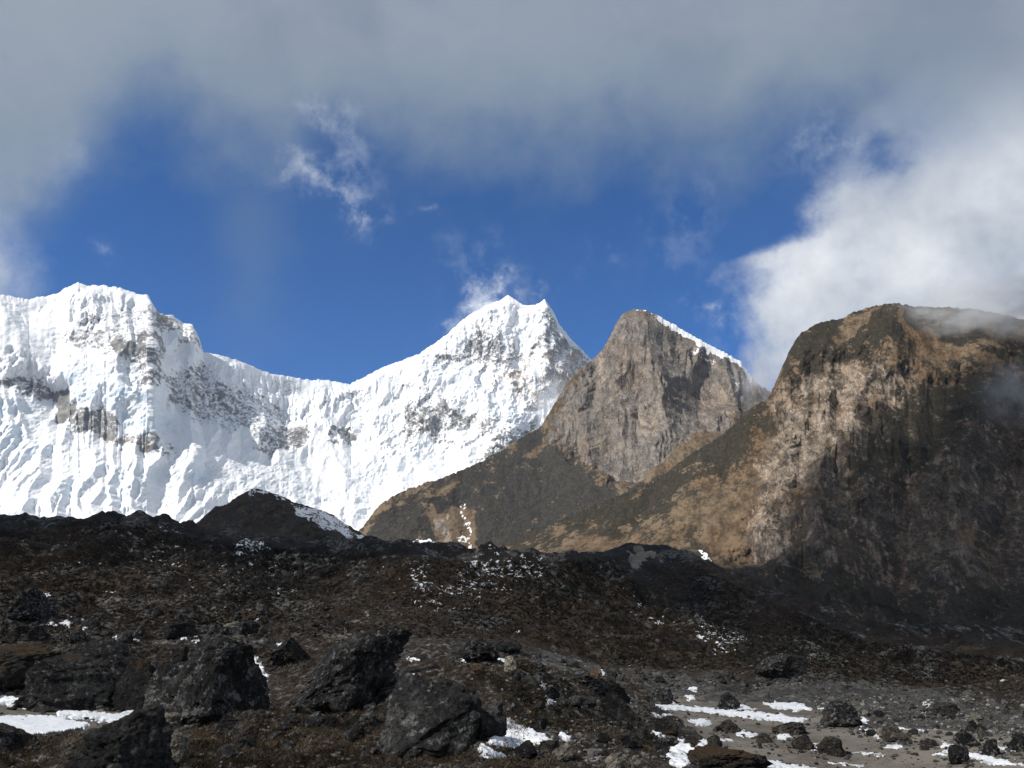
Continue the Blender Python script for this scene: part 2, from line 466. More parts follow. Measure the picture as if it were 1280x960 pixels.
def snow_mountain():
    crest = [(-120, 372, 7000), (0, 368.5, 7000), (36, 374, 7000), (72, 367, 6950), (85, 359, 6900), (97, 353, 6900), (108, 358, 6900), (118, 356.5, 6900), (129, 357, 6900), (151, 360, 6850), (169, 367, 6850),
             (185, 370, 6850), (190, 381, 6900), (199, 392, 7000), (207, 393, 7050), (216, 395, 7100), (228, 404, 7150), (240, 406, 7150), (248, 422, 7200), (254, 440, 7250), (273, 444, 7300),
             (305, 453, 7500), (331, 465.5, 7700), (352, 469, 7800), (381, 475, 8000), (406, 475, 8150), (431, 479, 8250), (438, 480.6, 8300), (460, 470, 8350), (479, 459, 8450),
             (500, 452, 8550), (524, 443, 8650), (539, 432, 8700), (559, 419, 8800), (572, 405.6, 8850), (587, 394, 8900), (610, 381, 8950), (625, 375.6, 8980), (635, 369, 9000), (644, 375, 9000),
             (655, 381.5, 9000), (670, 381, 9000), (681, 375, 9000), (691, 389, 9050), (700, 407.5, 9100), (719, 430, 9200), (739, 449, 9300), (790, 480, 9500), (900, 540, 9700)]
    foot = [(-120, 690, 4600), (0, 690, 4600), (250, 690, 4700), (440, 690, 5000), (640, 640, 6200), (760, 600, 7200), (900, 640, 7600)]
    S = Relief(crest, foot, int(1250 * QUALITY), int(430 * QUALITY), 0.85, 0.10, 1.6, 0.22, 5)
    px, py, P = S.px, S.py, S.noise_space()
    # wobble coordinates so that hand-placed features get natural outlines
    wq = np.stack([px / 38, py / 38, px * 0], -1)
    wx = fbm(wq, 5, 0.55, 11) * 20; wy = fbm(wq, 5, 0.55, 21) * 20
    X, Y = px + wx, py + wy
    # ---- relief (metres, towards the viewer)
    d = np.zeros(px.shape)
    def tent(line, amp, width, k=1.0):
        nonlocal d
        dd = line_d(px + wx * 0.6, py + wy * 0.6, line); d += 0.8 * amp * np.exp(-(dd / width) ** (1.3 * k))
    tent([(97, 353), (120, 395), (140, 440), (150, 470)], 190, 34)
    tent([(185, 370), (190, 410), (180, 440)], 170, 24)
    tent([(180, 440), (185, 480)], 190, 20)
    tent([(240, 406), (250, 440), (285, 480), (340, 530), (352, 558)], 120, 26)
    tent([(352, 469), (360, 520), (345, 560)], -110, 12)
    tent([(381, 475), (368, 520), (355, 556)], 110, 16)
    tent([(431, 479), (410, 510), (380, 548)], 60, 14)
    tent([(479, 459), (450, 500), (420, 540)], 110, 24)
    tent([(540, 470), (580, 476), (612, 500), (630, 530)], 280, 30)
    tent([(545, 455), (600, 460), (640, 500)], -120, 18)
    tent([(587, 394), (560, 450), (540, 470)], 130, 22)
    tent([(635, 370), (625, 430), (610, 470)], 110, 20)
    tent([(681, 376), (665, 430), (650, 500), (615, 570), (600, 610)], 150, 30)
    tent([(691, 389), (712, 440), (705, 480)], 120, 18)
    tent([(655, 382), (648, 420), (650, 450)], -90, 14)
    tent([(560, 540), (520, 530), (505, 560)], 110, 22)
    tent([(0, 395), (22, 430)], 230, 22)
    tent([(0, 470), (60, 500), (110, 530), (180, 560)], -170, 18)
    tent([(0, 445), (60, 468), (110, 500), (185, 540)], 150, 16)
    # natural relief: broad ribs, then flutes and ice roughness
    q = P / 1500.0
    warp = np.stack([fbm(q * 1.3, 3, 0.5, 31), fbm(q * 1.3, 3, 0.5, 32), fbm(q * 1.3, 3, 0.5, 33)], -1)
    d += 90 * (ridged(q + warp * 0.35, 7, 0.52, 41) - 0.8) + 26 * fbm(P / 260 + warp, 5, 0.55, 47)
    field = np.maximum.reduce([pmask(X, Y, [(-100, 380), (60, 372), (90, 385), (70, 430), (130, 455), (170, 490), (230, 530), (120, 500), (40, 455), (-100, 440)], 14),
                               pmask(X, Y, [(240, 560), (330, 560), (400, 570), (470, 560), (520, 590), (420, 625), (300, 620), (220, 600)], 18),
                               pmask(X, Y, [(450, 480), (540, 432), (620, 385), (600, 410), (530, 470), (470, 500)], 10), pmask(X, Y, [(545, 478), (600, 480), (640, 530), (600, 505)], 8)])
    de = erode(d, 6.7, 60, 0.62, 4, 3); d = de + (blur2(d, 9) - 20 - de) * 0.65 * field
    d += (9 - 5 * field) * (ridged(P / 200 + warp, 5, 0.6, 51) - 0.8)
    fl = np.stack([px / 7.0 + wx * 0.02, py / 60, px * 0], -1)
    flm = pmask(X, Y, [(250, 440), (300, 448), (437, 480), (470, 470), (440, 520), (380, 530), (330, 510), (270, 480)], 10)
    flm = np.maximum(flm, 0.5 * pmask(X, Y, [(540, 440), (640, 380), (690, 395), (735, 455), (690, 500), (640, 470)], 14))
    d += 24 * flm * (ridged(fl * (0.75, 1, 1) + 0.012 * np.stack([wx, wy, wx], -1), 5, 0.6, 61) - 0.7) * (0.7 + 0.8 * fbm(np.stack([px / 40, py / 40, px * 0], -1), 2, .5, 66))
    icef = np.maximum.reduce([pmask(X, Y, [(-100, 450), (20, 470), (120, 560), (230, 580), (330, 570), (420, 600), (430, 640), (250, 650), (120, 620), (-100, 600)], 20),
                              pmask(X, Y, [(440, 570), (520, 560), (600, 600), (520, 650), (400, 660)], 20),
                              pmask(X, Y, [(60, 440), (150, 470), (230, 530), (180, 545), (90, 490)], 12)])
    bil = np.abs(fbm(P / 130.0, 5, 0.6, 71)) + 0.7 * np.abs(fbm(P / 60.0, 3, 0.6, 76))
    d += 15 * icef * (bil - 0.4)
    d += 5 * fbm(P / 60, 4, 0.6, 81)
    d += 26 * pmask(X, Y, [(440, 490), (530, 435), (640, 365), (690, 375), (760, 470), (690, 540), (600, 600), (480, 600), (430, 540)], 14) * (ridged(np.stack([(px + 0.55 * py) / 26, (py - 0.4 * px) / 70, px * 0], -1) + 0.03 * np.stack([wx, wy, wx], -1), 5, 0.6, 97) - 0.7)
    S.displace(d)
    # ---- what shows rock, what is bluish glacier ice
    rib = ridged(np.stack([(px + 0.55 * py) / 26, (py - 0.4 * px) / 70, px * 0], -1) + 0.03 * np.stack([wx, wy, wx], -1), 5, 0.6, 97)
    peakm = pmask(X, Y, [(440, 490), (530, 435), (640, 365), (690, 375), (760, 470), (690, 540), (600, 600), (480, 600), (430, 540)], 14)
    rock = np.full(px.shape, -0.06) + 0.20 * peakm * (rib - 0.5)
    for poly, v, s_ in [([(95, 405), (125, 392), (165, 385), (205, 372), (208, 425), (165, 448), (125, 458), (105, 430)], 0.40, 9),
                        ([(150, 432), (200, 428), (205, 470), (185, 488), (160, 462)], 0.46, 6),
                        ([(195, 390), (240, 404), (256, 442), (205, 430)], 0.50, 6),
                        ([(200, 462), (255, 462), (330, 492), (372, 520), (385, 548), (350, 566), (290, 546), (215, 505)], 0.50, 10),
                        ([(330, 470), (430, 482), (425, 510), (385, 560), (345, 562), (350, 510)], 0.26, 9),
                        ([(440, 485), (540, 445), (545, 470), (480, 510), (430, 530)], 0.24, 10),
                        ([(542, 462), (575, 430), (620, 405), (645, 430), (620, 475), (565, 470)], 0.44, 9),
                        ([(640, 440), (690, 420), (738, 455), (715, 505), (660, 520), (630, 500)], 0.36, 9),
                        ([(665, 395), (690, 385), (735, 450), (715, 455)], 0.36, 6),
                        ([(510, 515), (560, 512), (585, 530), (560, 555), (505, 548)], 0.55, 8),
                        ([(560, 510), (625, 525), (630, 550), (580, 550)], 0.42, 7),
                        ([(500, 550), (560, 560), (590, 575), (510, 572)], 0.42, 7),
                        ([(600, 590), (630, 545), (670, 520), (690, 530), (640, 570), (605, 610)], 0.46, 7),
                        ([(422, 545), (440, 545), (442, 558), (420, 560)], 0.85, 3),
                        ([(415, 602), (440, 600), (445, 608), (418, 610)], 0.75, 3),
                        ([(450, 597), (500, 592), (510, 604), (455, 608)], 0.55, 4),
                        ([(190, 545), (215, 575), (240, 580), (225, 560)], 0.5, 4),
                        ([(80, 575), (110, 590), (165, 598), (150, 604), (95, 590)], 0.48, 4),
                        ([(-60, 545), (20, 555), (70, 580), (60, 590), (0, 575), (-60, 570)], 0.42, 7),
                        ([(395, 640), (440, 625), (500, 610), (470, 650), (430, 668)], 0.30, 8)]:
        rock += pmask(X, Y, poly, s_, v)
    rock += lmask(X, Y, [(8, 462), (50, 483), (80, 497)], 12, 6, 0.62)
    rock += lmask(X, Y, [(80, 500), (120, 525), (150, 540), (188, 552)], 12, 6, 0.60)
    nz = S.N2[..., 2]
    rock += 0.22 * sstep(0.52 - blur2(nz, 2), -0.05, 0.30) - 0.02 - 0.24 * field
    rock -= 0.30 * icef
    gap = 1 - sstep(S.below, 0, 5)
    rock -= gap * 0.25
    ice = np.clip(0.9 * icef * sstep(nz, 0.7, 0.35) + 0.7 * lmask(X, Y, [(690, 395), (712, 430), (735, 452)], 9, 6) + 0.5 * lmask(X, Y, [(545, 470), (600, 484), (640, 540)], 10, 8), 0, 1)
    warm = np.clip(pmask(X, Y, [(640, 430), (738, 455), (700, 520), (630, 520)], 12) + 0.4 * pmask(X, Y, [(195, 388), (240, 404), (258, 442), (205, 430)], 6) + 0.3 * pmask(X, Y, [(120, 535), (190, 545), (190, 560), (130, 550)], 8), 0, 1)
    o = S.build('snow_mountain', snow_material(S.azm), {'rock': rock, 'ice': ice, 'warm': warm}, 2500, 0.8)
    tag(o, 'snow covered high mountain massif with a sharp twin summit', None, 'structure')
snow_mountain()

# =====================================================================
# ROCKY MOUNTAINS
# =====================================================================
def mountain_material(name, grass, shrub, rk_lo, rk_mid, rk_hi, sc=1.0, azm=0.0):
    m, t = material(name)
    P = t.new('ShaderNodeNewGeometry').outputs['Position']
    P = t.mapping(t.mapping(P, (1, 1, 1), (0, 0, azm)), (1, 0.22, 0.85))
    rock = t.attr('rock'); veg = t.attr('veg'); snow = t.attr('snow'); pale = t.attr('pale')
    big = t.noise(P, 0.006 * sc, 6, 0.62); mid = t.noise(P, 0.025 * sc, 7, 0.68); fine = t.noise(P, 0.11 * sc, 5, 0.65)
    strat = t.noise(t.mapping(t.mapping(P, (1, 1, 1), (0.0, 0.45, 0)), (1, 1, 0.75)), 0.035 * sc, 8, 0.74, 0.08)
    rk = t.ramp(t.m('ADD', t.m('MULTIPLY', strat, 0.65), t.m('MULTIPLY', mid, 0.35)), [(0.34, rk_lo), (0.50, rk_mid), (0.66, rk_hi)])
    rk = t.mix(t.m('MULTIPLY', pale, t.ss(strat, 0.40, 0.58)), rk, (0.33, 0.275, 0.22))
    rk = t.mix(t.m('MULTIPLY', t.ss(big, 0.42, 0.62), 0.6), rk, t.mix(1.0, rk, (1.12, 0.95, 0.80), 'MULTIPLY'))
    vf = t.noise(P, 0.26 * sc, 4, 0.7)
    rk = t.mix(1.0, rk, t.ramp(vf, [(0.35, (0.55, 0.55, 0.57)), (0.65, (1.35, 1.33, 1.28))]), 'MULTIPLY')
    crack = t.noise(t.mapping(P, (1, 0.3, 0.28)), 0.028 * sc, 6, 0.66, 0.2)
    crack = t.ss(t.m('ABSOLUTE', t.m('SUBTRACT', crack, 0.5)), 0.0, 0.035)      # dark upright joints
    rk = t.mix(t.m('SUBTRACT', 1.0, crack), rk, t.mix(1.0, rk, (0.55, 0.55, 0.57), 'MULTIPLY'))
    spots = t.ss(fine, 0.55, 0.72)
    rk = t.mix(t.m('MULTIPLY', spots, 0.5), rk, tuple(min(1, c * 1.5) for c in rk_hi))
    gr = t.mix(t.ss(t.m('ADD', t.m('MULTIPLY', mid, 0.6), t.m('MULTIPLY', fine, 0.4)), 0.40, 0.60), grass, tuple(c * 0.38 for c in grass))
    gr = t.mix(t.m('MULTIPLY', t.ss(big, 0.45, 0.62), 0.5), gr, t.mix(1.0, gr, (0.80, 0.62, 0.48), 'MULTIPLY'))
    # scrub: clumpy, its outline broken by finer noise
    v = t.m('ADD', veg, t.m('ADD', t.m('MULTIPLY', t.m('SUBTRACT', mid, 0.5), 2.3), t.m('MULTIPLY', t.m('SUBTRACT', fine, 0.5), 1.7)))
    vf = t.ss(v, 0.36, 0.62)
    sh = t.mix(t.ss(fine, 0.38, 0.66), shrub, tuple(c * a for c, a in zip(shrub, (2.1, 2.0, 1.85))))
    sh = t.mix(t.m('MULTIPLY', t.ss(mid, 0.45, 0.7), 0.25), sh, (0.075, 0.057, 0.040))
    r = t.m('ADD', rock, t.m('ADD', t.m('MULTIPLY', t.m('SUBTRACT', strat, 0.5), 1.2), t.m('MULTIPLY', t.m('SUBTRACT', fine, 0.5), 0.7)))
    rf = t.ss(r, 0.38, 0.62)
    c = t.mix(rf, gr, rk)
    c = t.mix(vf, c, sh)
    s = t.m('ADD', snow, t.m('ADD', t.m('MULTIPLY', t.m('SUBTRACT', mid, 0.5), 1.3), t.m('MULTIPLY', t.m('SUBTRACT', fine, 0.5), 1.3)))
    sf = t.ss(s, 0.52, 0.62)
    c = t.mix(sf, c, (0.84, 0.85, 0.87))
    h = t.m('ADD', t.m('MULTIPLY', strat, 1.0), t.m('ADD', t.m('MULTIPLY', fine, 0.30), t.m('MULTIPLY', t.noise(P, 0.4 * sc, 4, 0.6), 0.10)))
    n = t.bump(h, 0.9, 9 / sc)
    finish(t, c, 0.92, n, 0.12)
    return m

def middle_peak():
    crest = [(440, 672, 2600), (452, 661, 2620), (460, 650, 2650), (467.5, 638, 2680), (476, 630, 2700), (486, 623, 2720), (512, 610, 2800), (560, 595, 2950), (602, 576, 3100), (640, 554, 3250), (677, 533, 3400), (683, 522, 3450), (686, 517, 3470), (699, 495, 3550),
             (706, 482, 3580), (714, 472.5, 3600), (727, 459, 3640), (740, 448, 3680), (749, 442, 3700), (759, 427, 3720), (763, 420, 3740), (766, 415, 3750), (771, 403, 3770), (776, 394, 3790), (785, 389, 3800), (794, 387, 3800), (804, 388.5, 3800), (822, 394, 3820), (845, 407, 3860), (862, 417, 3880),
             (879, 427.5, 3900), (900, 438, 3950), (926, 452, 4000), (939, 472, 4000), (961, 489, 4000), (1020, 520, 4000)]
    foot = [(440, 720, 2200), (520, 720, 2100), (600, 715, 2000), (700, 690, 2150), (800, 640, 2400), (900, 600, 2600), (1020, 580, 2700)]
    S = Relief(crest, foot, int(900 * QUALITY), int(440 * QUALITY), 0.9, 0.10, 2.0, 0.22, 8)
    px, py, P = S.px, S.py, S.noise_space()
    wq = np.stack([px / 30, py / 30, px * 0], -1)
    wx = fbm(wq, 5, 0.55, 12) * 14; wy = fbm(wq, 5, 0.55, 22) * 14
    X, Y = px + wx, py + wy
    cliff = pmask(X, Y, [(690, 500), (740, 440), (770, 380), (830, 380), (960, 480), (930, 520), (860, 545), (840, 575), (800, 590), (770, 600), (720, 575), (690, 550)], 8)
    d = np.zeros(px.shape)
    def tent(line, amp, width):
        nonlocal d
        dd = line_d(px + wx * 0.5, py + wy * 0.5, line); d += 0.5 * amp * np.exp(-(dd / width) ** 1.3)
    tent([(785, 389), (775, 430), (760, 480), (745, 540), (740, 580)], 80, 24)
    tent([(820, 400), (815, 450), (825, 500), (800, 560)], 60, 22)
    tent([(845, 410), (865, 470), (900, 520)], -70, 16)
    tent([(880, 430), (915, 480), (905, 500)], 90, 18)
    tent([(865, 490), (900, 480), (925, 478)], -60, 9)
    tent([(790, 425), (815, 432), (830, 420)], -55, 11)
    tent([(740, 450), (745, 500), (760, 560)], -40, 9)
    tent([(575, 630), (580, 660), (588, 695)], -45, 9)
    tent([(540, 620), (520, 660), (500, 690)], 40, 16)
    q = P / 600.0
    warp = np.stack([fbm(q * 1.5, 3, 0.5, 131), fbm(q * 1.5, 3, 0.5, 132), fbm(q * 1.5, 3, 0.5, 133)], -1)
    sq = np.array([1, 1, 0.8])
    d += (9 + 30 * cliff) * (ridged(q * sq + warp * 0.3, 6, 0.55, 141) - 0.8) + (2 + 12 * cliff) * fbm(P / (90, 90, 160), 5, 0.6, 147)
    de = erode(d, 2.3, 46, 0.85, 4, 5); d = d + (de - d) * (0.18 + 0.82 * cliff)
    d += (1.0 + 5 * cliff) * (ridged(P / 70 * sq + warp, 5, 0.6, 151) - 0.8)
    d += (0.8 + 1.5 * cliff) * fbm(P / (20, 20, 42), 4, 0.65, 161)
    S.displace(d)
    nz = S.N2[..., 2]
    rock = cliff * 0.95 - 0.25 + 0.35 * sstep(0.55 - nz, 0, 0.35)
    rock += pmask(X, Y, [(535, 640), (560, 640), (575, 690), (600, 700), (560, 700)], 6, 0.95)
    rock += pmask(X, Y, [(452, 661), (500, 625), (510, 660), (480, 690), (450, 690)], 6, 0.45)
    veg = pmask(X, Y, [(440, 690), (452, 661), (480, 632), (677, 533), (700, 555), (735, 590), (780, 605), (840, 590), (870, 560), (860, 600), (760, 660), (600, 730), (440, 730)], 13, 0.98)
    veg += pmask(X, Y, [(690, 520), (730, 470), (745, 500), (740, 560), (715, 575)], 8, 0.30)
    veg += pmask(X, Y, [(900, 560), (940, 480), (1000, 500), (960, 560)], 8, 0.7)
    veg -= lmask(X, Y, [(655, 572), (680, 558), (698, 545)], 3, 2.5, 1.2)
    veg -= lmask(X, Y, [(525, 628), (545, 615), (572, 598)], 4, 3, 0.9)
    veg -= pmask(X, Y, [(535, 640), (560, 635), (590, 630), (595, 700), (555, 705)], 5, 0.9)
    veg -= pmask(X, Y, [(830, 500), (880, 510), (910, 535), (860, 550)], 6, 0.6)
    veg -= 0.12
    below = S.below
    snow = (px > 812) * sstep(px, 805, 835) * (1 - sstep(below + 3 * fbm(np.stack([px / 9, py / 9, px * 0], -1), 3, .6, 4), 2, 11)) * (px < 940) * 1.4
    snow += lmask(X, Y, [(868, 432), (900, 452), (940, 478)], 2.5, 2.5, 0.62) + lmask(X, Y, [(575, 628), (580, 655), (584, 690)], 4.5, 5, 0.76)
    snow += pmask(X, Y, [(515, 674), (550, 688), (556, 697), (530, 692)], 2.5, 1.2) + pmask(X, Y, [(478, 672), (505, 690), (500, 698), (470, 685)], 3, 0.7)
    snow += (px > 785) * (px < 815) * (1 - sstep(below, 1, 3)) * 0.6
    snow += lmask(X, Y, [(865, 515), (885, 530), (905, 545)], 2, 2.5, 0.55) - 0.15
    pale = np.clip(lmask(X, Y, [(748, 445), (752, 480)], 5, 4) + 0.7 * pmask(X, Y, [(790, 490), (830, 500), (825, 540), (800, 545)], 8) + 0.6 * pmask(X, Y, [(880, 470), (930, 470), (930, 505), (880, 500)], 8) + pmask(X, Y, [(535, 640), (575, 640), (590, 695), (560, 700)], 6), 0, 1)
    m = mountain_material('peak_rock', (0.185, 0.137, 0.090), (0.027, 0.026, 0.024), (0.075, 0.069, 0.065), (0.165, 0.15, 0.137), (0.31, 0.275, 0.24), 0.8, S.azm)
    o = S.build('rocky_mountain', m, {'rock': rock, 'veg': veg, 'snow': snow, 'pale': pale}, 1200, 0.8)
    tag(o, 'pointed grey rocky peak with snow along its right ridge', None, 'structure')
middle_peak()

def right_crest():
    crest = [(560, 712, 1760), (590, 697, 1800), (630, 680, 1830), (672, 662, 1870), (747, 630, 1930), (790, 613, 1960), (822, 600, 1980), (860, 570, 2000), (890, 552, 2000), (912, 536, 2000), (930, 520, 1990), (945, 505, 1980), (958, 500, 1960), (968, 482, 1970), (975, 465, 1990), (981, 451, 2000), (987, 438, 2010), (994, 426, 2030), (1002, 416, 2050),
             (1021, 405, 2080), (1034, 401, 2100), (1046, 400, 2120), (1065, 392, 2140), (1082, 386, 2160), (1095, 383, 2180), (1119, 381, 2200), (1144, 384, 2220), (1173, 384, 2240), (1222, 386, 2260), (1280, 399, 2280), (1420, 430, 2300)]
    foot = [(560, 730, 1350), (590, 720, 1330), (700, 722, 1280), (800, 730, 1250), (900, 745, 1200), (1000, 790, 1120), (1075, 815, 1050), (1180, 835, 980), (1280, 850, 920), (1420, 870, 860)]
    return crest, foot
def right_massif():
    crest, foot = right_crest()
    S = Relief(crest, foot, int(1000 * QUALITY), int(520 * QUALITY), 1.0, 0.14, 2.0, 0.2, 18)
    px, py, P = S.px, S.py, S.noise_space()
    wq = np.stack([px / 34, py / 34, px * 0], -1)
    wx = fbm(wq, 5, 0.55, 15) * 18; wy = fbm(wq, 5, 0.55, 25) * 18
    X, Y = px + wx, py + wy
    cliff = pmask(X, Y, [(975, 480), (1000, 440), (1090, 445), (1150, 470), (1290, 460), (1450, 470), (1450, 800), (1290, 790), (1200, 770), (1110, 800), (1000, 760), (920, 700), (935, 600), (950, 530)], 14)
    d = np.zeros(px.shape)
    def tent(line, amp, width):
        nonlocal d
        dd = line_d(px + wx * 0.5, py + wy * 0.5, line); d += 0.5 * amp * np.exp(-(dd / width) ** 1.3)
    # the prow: everything left of it faces the sun, everything right of it looks away
    tent([(1119, 381), (1105, 440), (1075, 500), (1040, 560), (1000, 640), (960, 700)], 115, 46)
    tent([(1180, 470), (1150, 560), (1120, 650), (1110, 720)], -70, 32)
    tent([(1230, 440), (1210, 560), (1190, 680), (1180, 780)], 55, 26)
    tent([(1280, 470), (1260, 600), (1230, 760)], -55, 26)
    tent([(960, 500), (935, 560), (925, 620), (900, 690)], -45, 22)
    tent([(900, 545), (860, 610), (840, 680)], 30, 26)
    tent([(822, 600), (790, 650), (770, 700)], -24, 14)
    tent([(1090, 500), (1120, 480), (1165, 472)], -30, 10)
    q = P / 330.0
    warp = np.stack([fbm(q * 1.5, 3, 0.5, 231), fbm(q * 1.5, 3, 0.5, 232), fbm(q * 1.5, 3, 0.5, 233)], -1)
    sq = np.array([1, 1, 0.75])
    d += (7 + 17 * cliff) * (ridged(q * sq + warp * 0.3, 6, 0.55, 241) - 0.8) + (1.5 + 7 * cliff) * fbm(P / (50, 50, 90), 5, 0.6, 247)
    de = erode(d, 1.8, 30, 0.85, 4, 7); d = d + (de - d) * (0.25 + 0.75 * cliff)
    d += (0.8 + 3 * cliff) * (ridged(P / 40 * sq + warp, 5, 0.6, 251) - 0.8)
    d += (0.6 + 1.0 * cliff) * fbm(P / (12, 12, 26), 4, 0.65, 261)
    S.displace(d)
    nz = S.N2[..., 2]
    rock = cliff * 0.85 - 0.30 + 0.45 * sstep(0.60 - nz, 0, 0.35)
    for poly, v in [([(935, 690), (965, 640), (985, 650), (975, 700)], 0.6), ([(1055, 640), (1110, 640), (1115, 740), (1070, 730)], 0.5)]:
        rock += pmask(X, Y, poly, 7, v)
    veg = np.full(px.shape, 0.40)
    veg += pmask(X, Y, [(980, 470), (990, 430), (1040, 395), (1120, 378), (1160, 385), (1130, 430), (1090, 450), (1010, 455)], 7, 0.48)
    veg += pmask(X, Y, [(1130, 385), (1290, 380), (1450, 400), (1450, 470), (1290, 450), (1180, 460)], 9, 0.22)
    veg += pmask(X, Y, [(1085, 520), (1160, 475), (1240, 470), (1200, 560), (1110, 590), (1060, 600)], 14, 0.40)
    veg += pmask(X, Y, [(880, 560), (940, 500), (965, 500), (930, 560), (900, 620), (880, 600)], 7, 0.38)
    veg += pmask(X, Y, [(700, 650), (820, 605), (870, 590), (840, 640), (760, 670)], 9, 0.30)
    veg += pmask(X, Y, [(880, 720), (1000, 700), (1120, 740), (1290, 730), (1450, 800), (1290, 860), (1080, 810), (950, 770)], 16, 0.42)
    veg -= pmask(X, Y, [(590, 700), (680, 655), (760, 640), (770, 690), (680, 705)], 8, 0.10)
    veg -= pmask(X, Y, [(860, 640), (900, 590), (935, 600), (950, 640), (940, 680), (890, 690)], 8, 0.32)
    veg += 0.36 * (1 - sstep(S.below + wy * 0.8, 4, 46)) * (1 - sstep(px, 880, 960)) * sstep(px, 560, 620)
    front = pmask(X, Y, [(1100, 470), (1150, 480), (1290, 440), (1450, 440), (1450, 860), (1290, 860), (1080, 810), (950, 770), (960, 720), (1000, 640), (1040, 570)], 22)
    veg += front * 0.16 - cliff * 0.22  # scrub thickened over the shadowed face, putting extra shade into its colour
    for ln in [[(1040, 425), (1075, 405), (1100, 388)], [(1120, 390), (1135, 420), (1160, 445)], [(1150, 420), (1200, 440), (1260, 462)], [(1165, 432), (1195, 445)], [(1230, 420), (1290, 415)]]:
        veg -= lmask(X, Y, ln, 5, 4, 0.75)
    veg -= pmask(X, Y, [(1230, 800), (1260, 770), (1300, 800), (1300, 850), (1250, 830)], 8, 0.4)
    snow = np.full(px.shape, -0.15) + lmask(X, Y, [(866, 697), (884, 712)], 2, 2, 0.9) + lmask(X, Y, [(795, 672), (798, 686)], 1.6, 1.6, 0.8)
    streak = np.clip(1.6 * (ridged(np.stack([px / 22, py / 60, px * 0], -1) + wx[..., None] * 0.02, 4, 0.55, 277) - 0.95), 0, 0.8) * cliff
    pale = np.clip(pmask(X, Y, [(1075, 450), (1120, 450), (1150, 485), (1110, 510), (1060, 490)], 9) + 0.8 * pmask(X, Y, [(985, 470), (1060, 450), (1070, 520), (1000, 600), (950, 640), (940, 580)], 12)  # paler rock along the sunlit strip, part of the sunlight put into colour
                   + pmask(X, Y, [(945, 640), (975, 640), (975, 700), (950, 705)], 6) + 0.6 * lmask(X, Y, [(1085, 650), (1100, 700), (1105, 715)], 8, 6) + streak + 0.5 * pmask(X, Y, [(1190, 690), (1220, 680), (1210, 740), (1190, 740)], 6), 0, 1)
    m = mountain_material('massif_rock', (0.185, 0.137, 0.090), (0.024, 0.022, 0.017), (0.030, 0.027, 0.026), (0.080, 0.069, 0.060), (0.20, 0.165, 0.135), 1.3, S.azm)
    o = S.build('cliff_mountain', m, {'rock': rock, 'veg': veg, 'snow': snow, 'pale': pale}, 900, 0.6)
    tag(o, 'broad brown cliff mountain with its summit in cloud', None, 'structure')
right_massif()

def snow_hill():
    crest = [(150, 700, 1400), (200, 685, 1420), (225, 669, 1430), (238, 661, 1440), (252, 648, 1450), (268, 633, 1460), (284, 630, 1470), (292, 624, 1480), (302, 617.5, 1490), (314, 613, 1500), (322, 613, 1500), (333, 616, 1505), (345, 619.5, 1510), (356, 622.5, 1515), (366, 628, 1520),
             (378, 630, 1525), (392, 636, 1530), (405, 640, 1535), (418, 645, 1540), (430, 654, 1545), (441, 661, 1550), (455, 668, 1555), (470, 680, 1560), (490, 690, 1570), (530, 704, 1590), (600, 715, 1600)]
    foot = [(150, 715, 1000), (250, 712, 1000), (350, 715, 1000), (480, 718, 1050), (600, 722, 1100)]
    S = Relief(crest, foot, int(520 * QUALITY), int(200 * QUALITY), 1.0, 0.35, 0.8, 0.3, 28)
    px, py, P = S.px, S.py, S.noise_space()
    wq = np.stack([px / 20, py / 20, px * 0], -1)
    X, Y = px + fbm(wq, 5, 0.6, 14) * 9, py + fbm(wq, 5, 0.6, 24) * 9
    d = 20 * np.exp(-(line_d(X, Y, [(322, 613), (360, 630), (385, 655), (430, 690)]) / 16) ** 1.4)
    d += 16 * (ridged(P / 110, 6, 0.6, 341) - 0.8) + 3 * fbm(P / 25, 5, 0.6, 351) + 1.2 * fbm(P / 8, 3, 0.6, 355)
    S.displace(d)
    one = np.ones(px.shape)
    snow = -0.12 * one + pmask(X, Y, [(312, 612), (335, 613), (360, 624), (352, 627), (325, 622), (315, 628)], 2.5, 0.75)
    snow += pmask(X, Y, [(357, 626), (376, 629), (405, 640), (425, 650), (450, 668), (480, 684), (455, 682), (425, 672), (395, 664), (375, 648)], 4, 0.78)
    snow += lmask(X, Y, [(300, 645), (301, 660)], 3, 3, 0.45) + lmask(X, Y, [(273, 672), (284, 682)], 3, 2, 0.5) + lmask(X, Y, [(310, 622), (322, 636)], 3, 2.5, 0.4)
    snow += pmask(X, Y, [(455, 672), (470, 680), (480, 684), (462, 676)], 3, 0.8)
    m = mountain_material('hill_scrub', (0.085, 0.06, 0.04), (0.020, 0.018, 0.015), (0.05, 0.047, 0.045), (0.09, 0.08, 0.07), (0.15, 0.13, 0.115), 2.2, S.azm)
    o = S.build('snowy_hill', m, {'rock': one * 0.3, 'veg': one * 0.62, 'snow': snow, 'pale': one * 0}, 500, 0.5)
    tag(o, 'dark rounded hill with snow on its right flank', None, 'structure')
snow_hill()
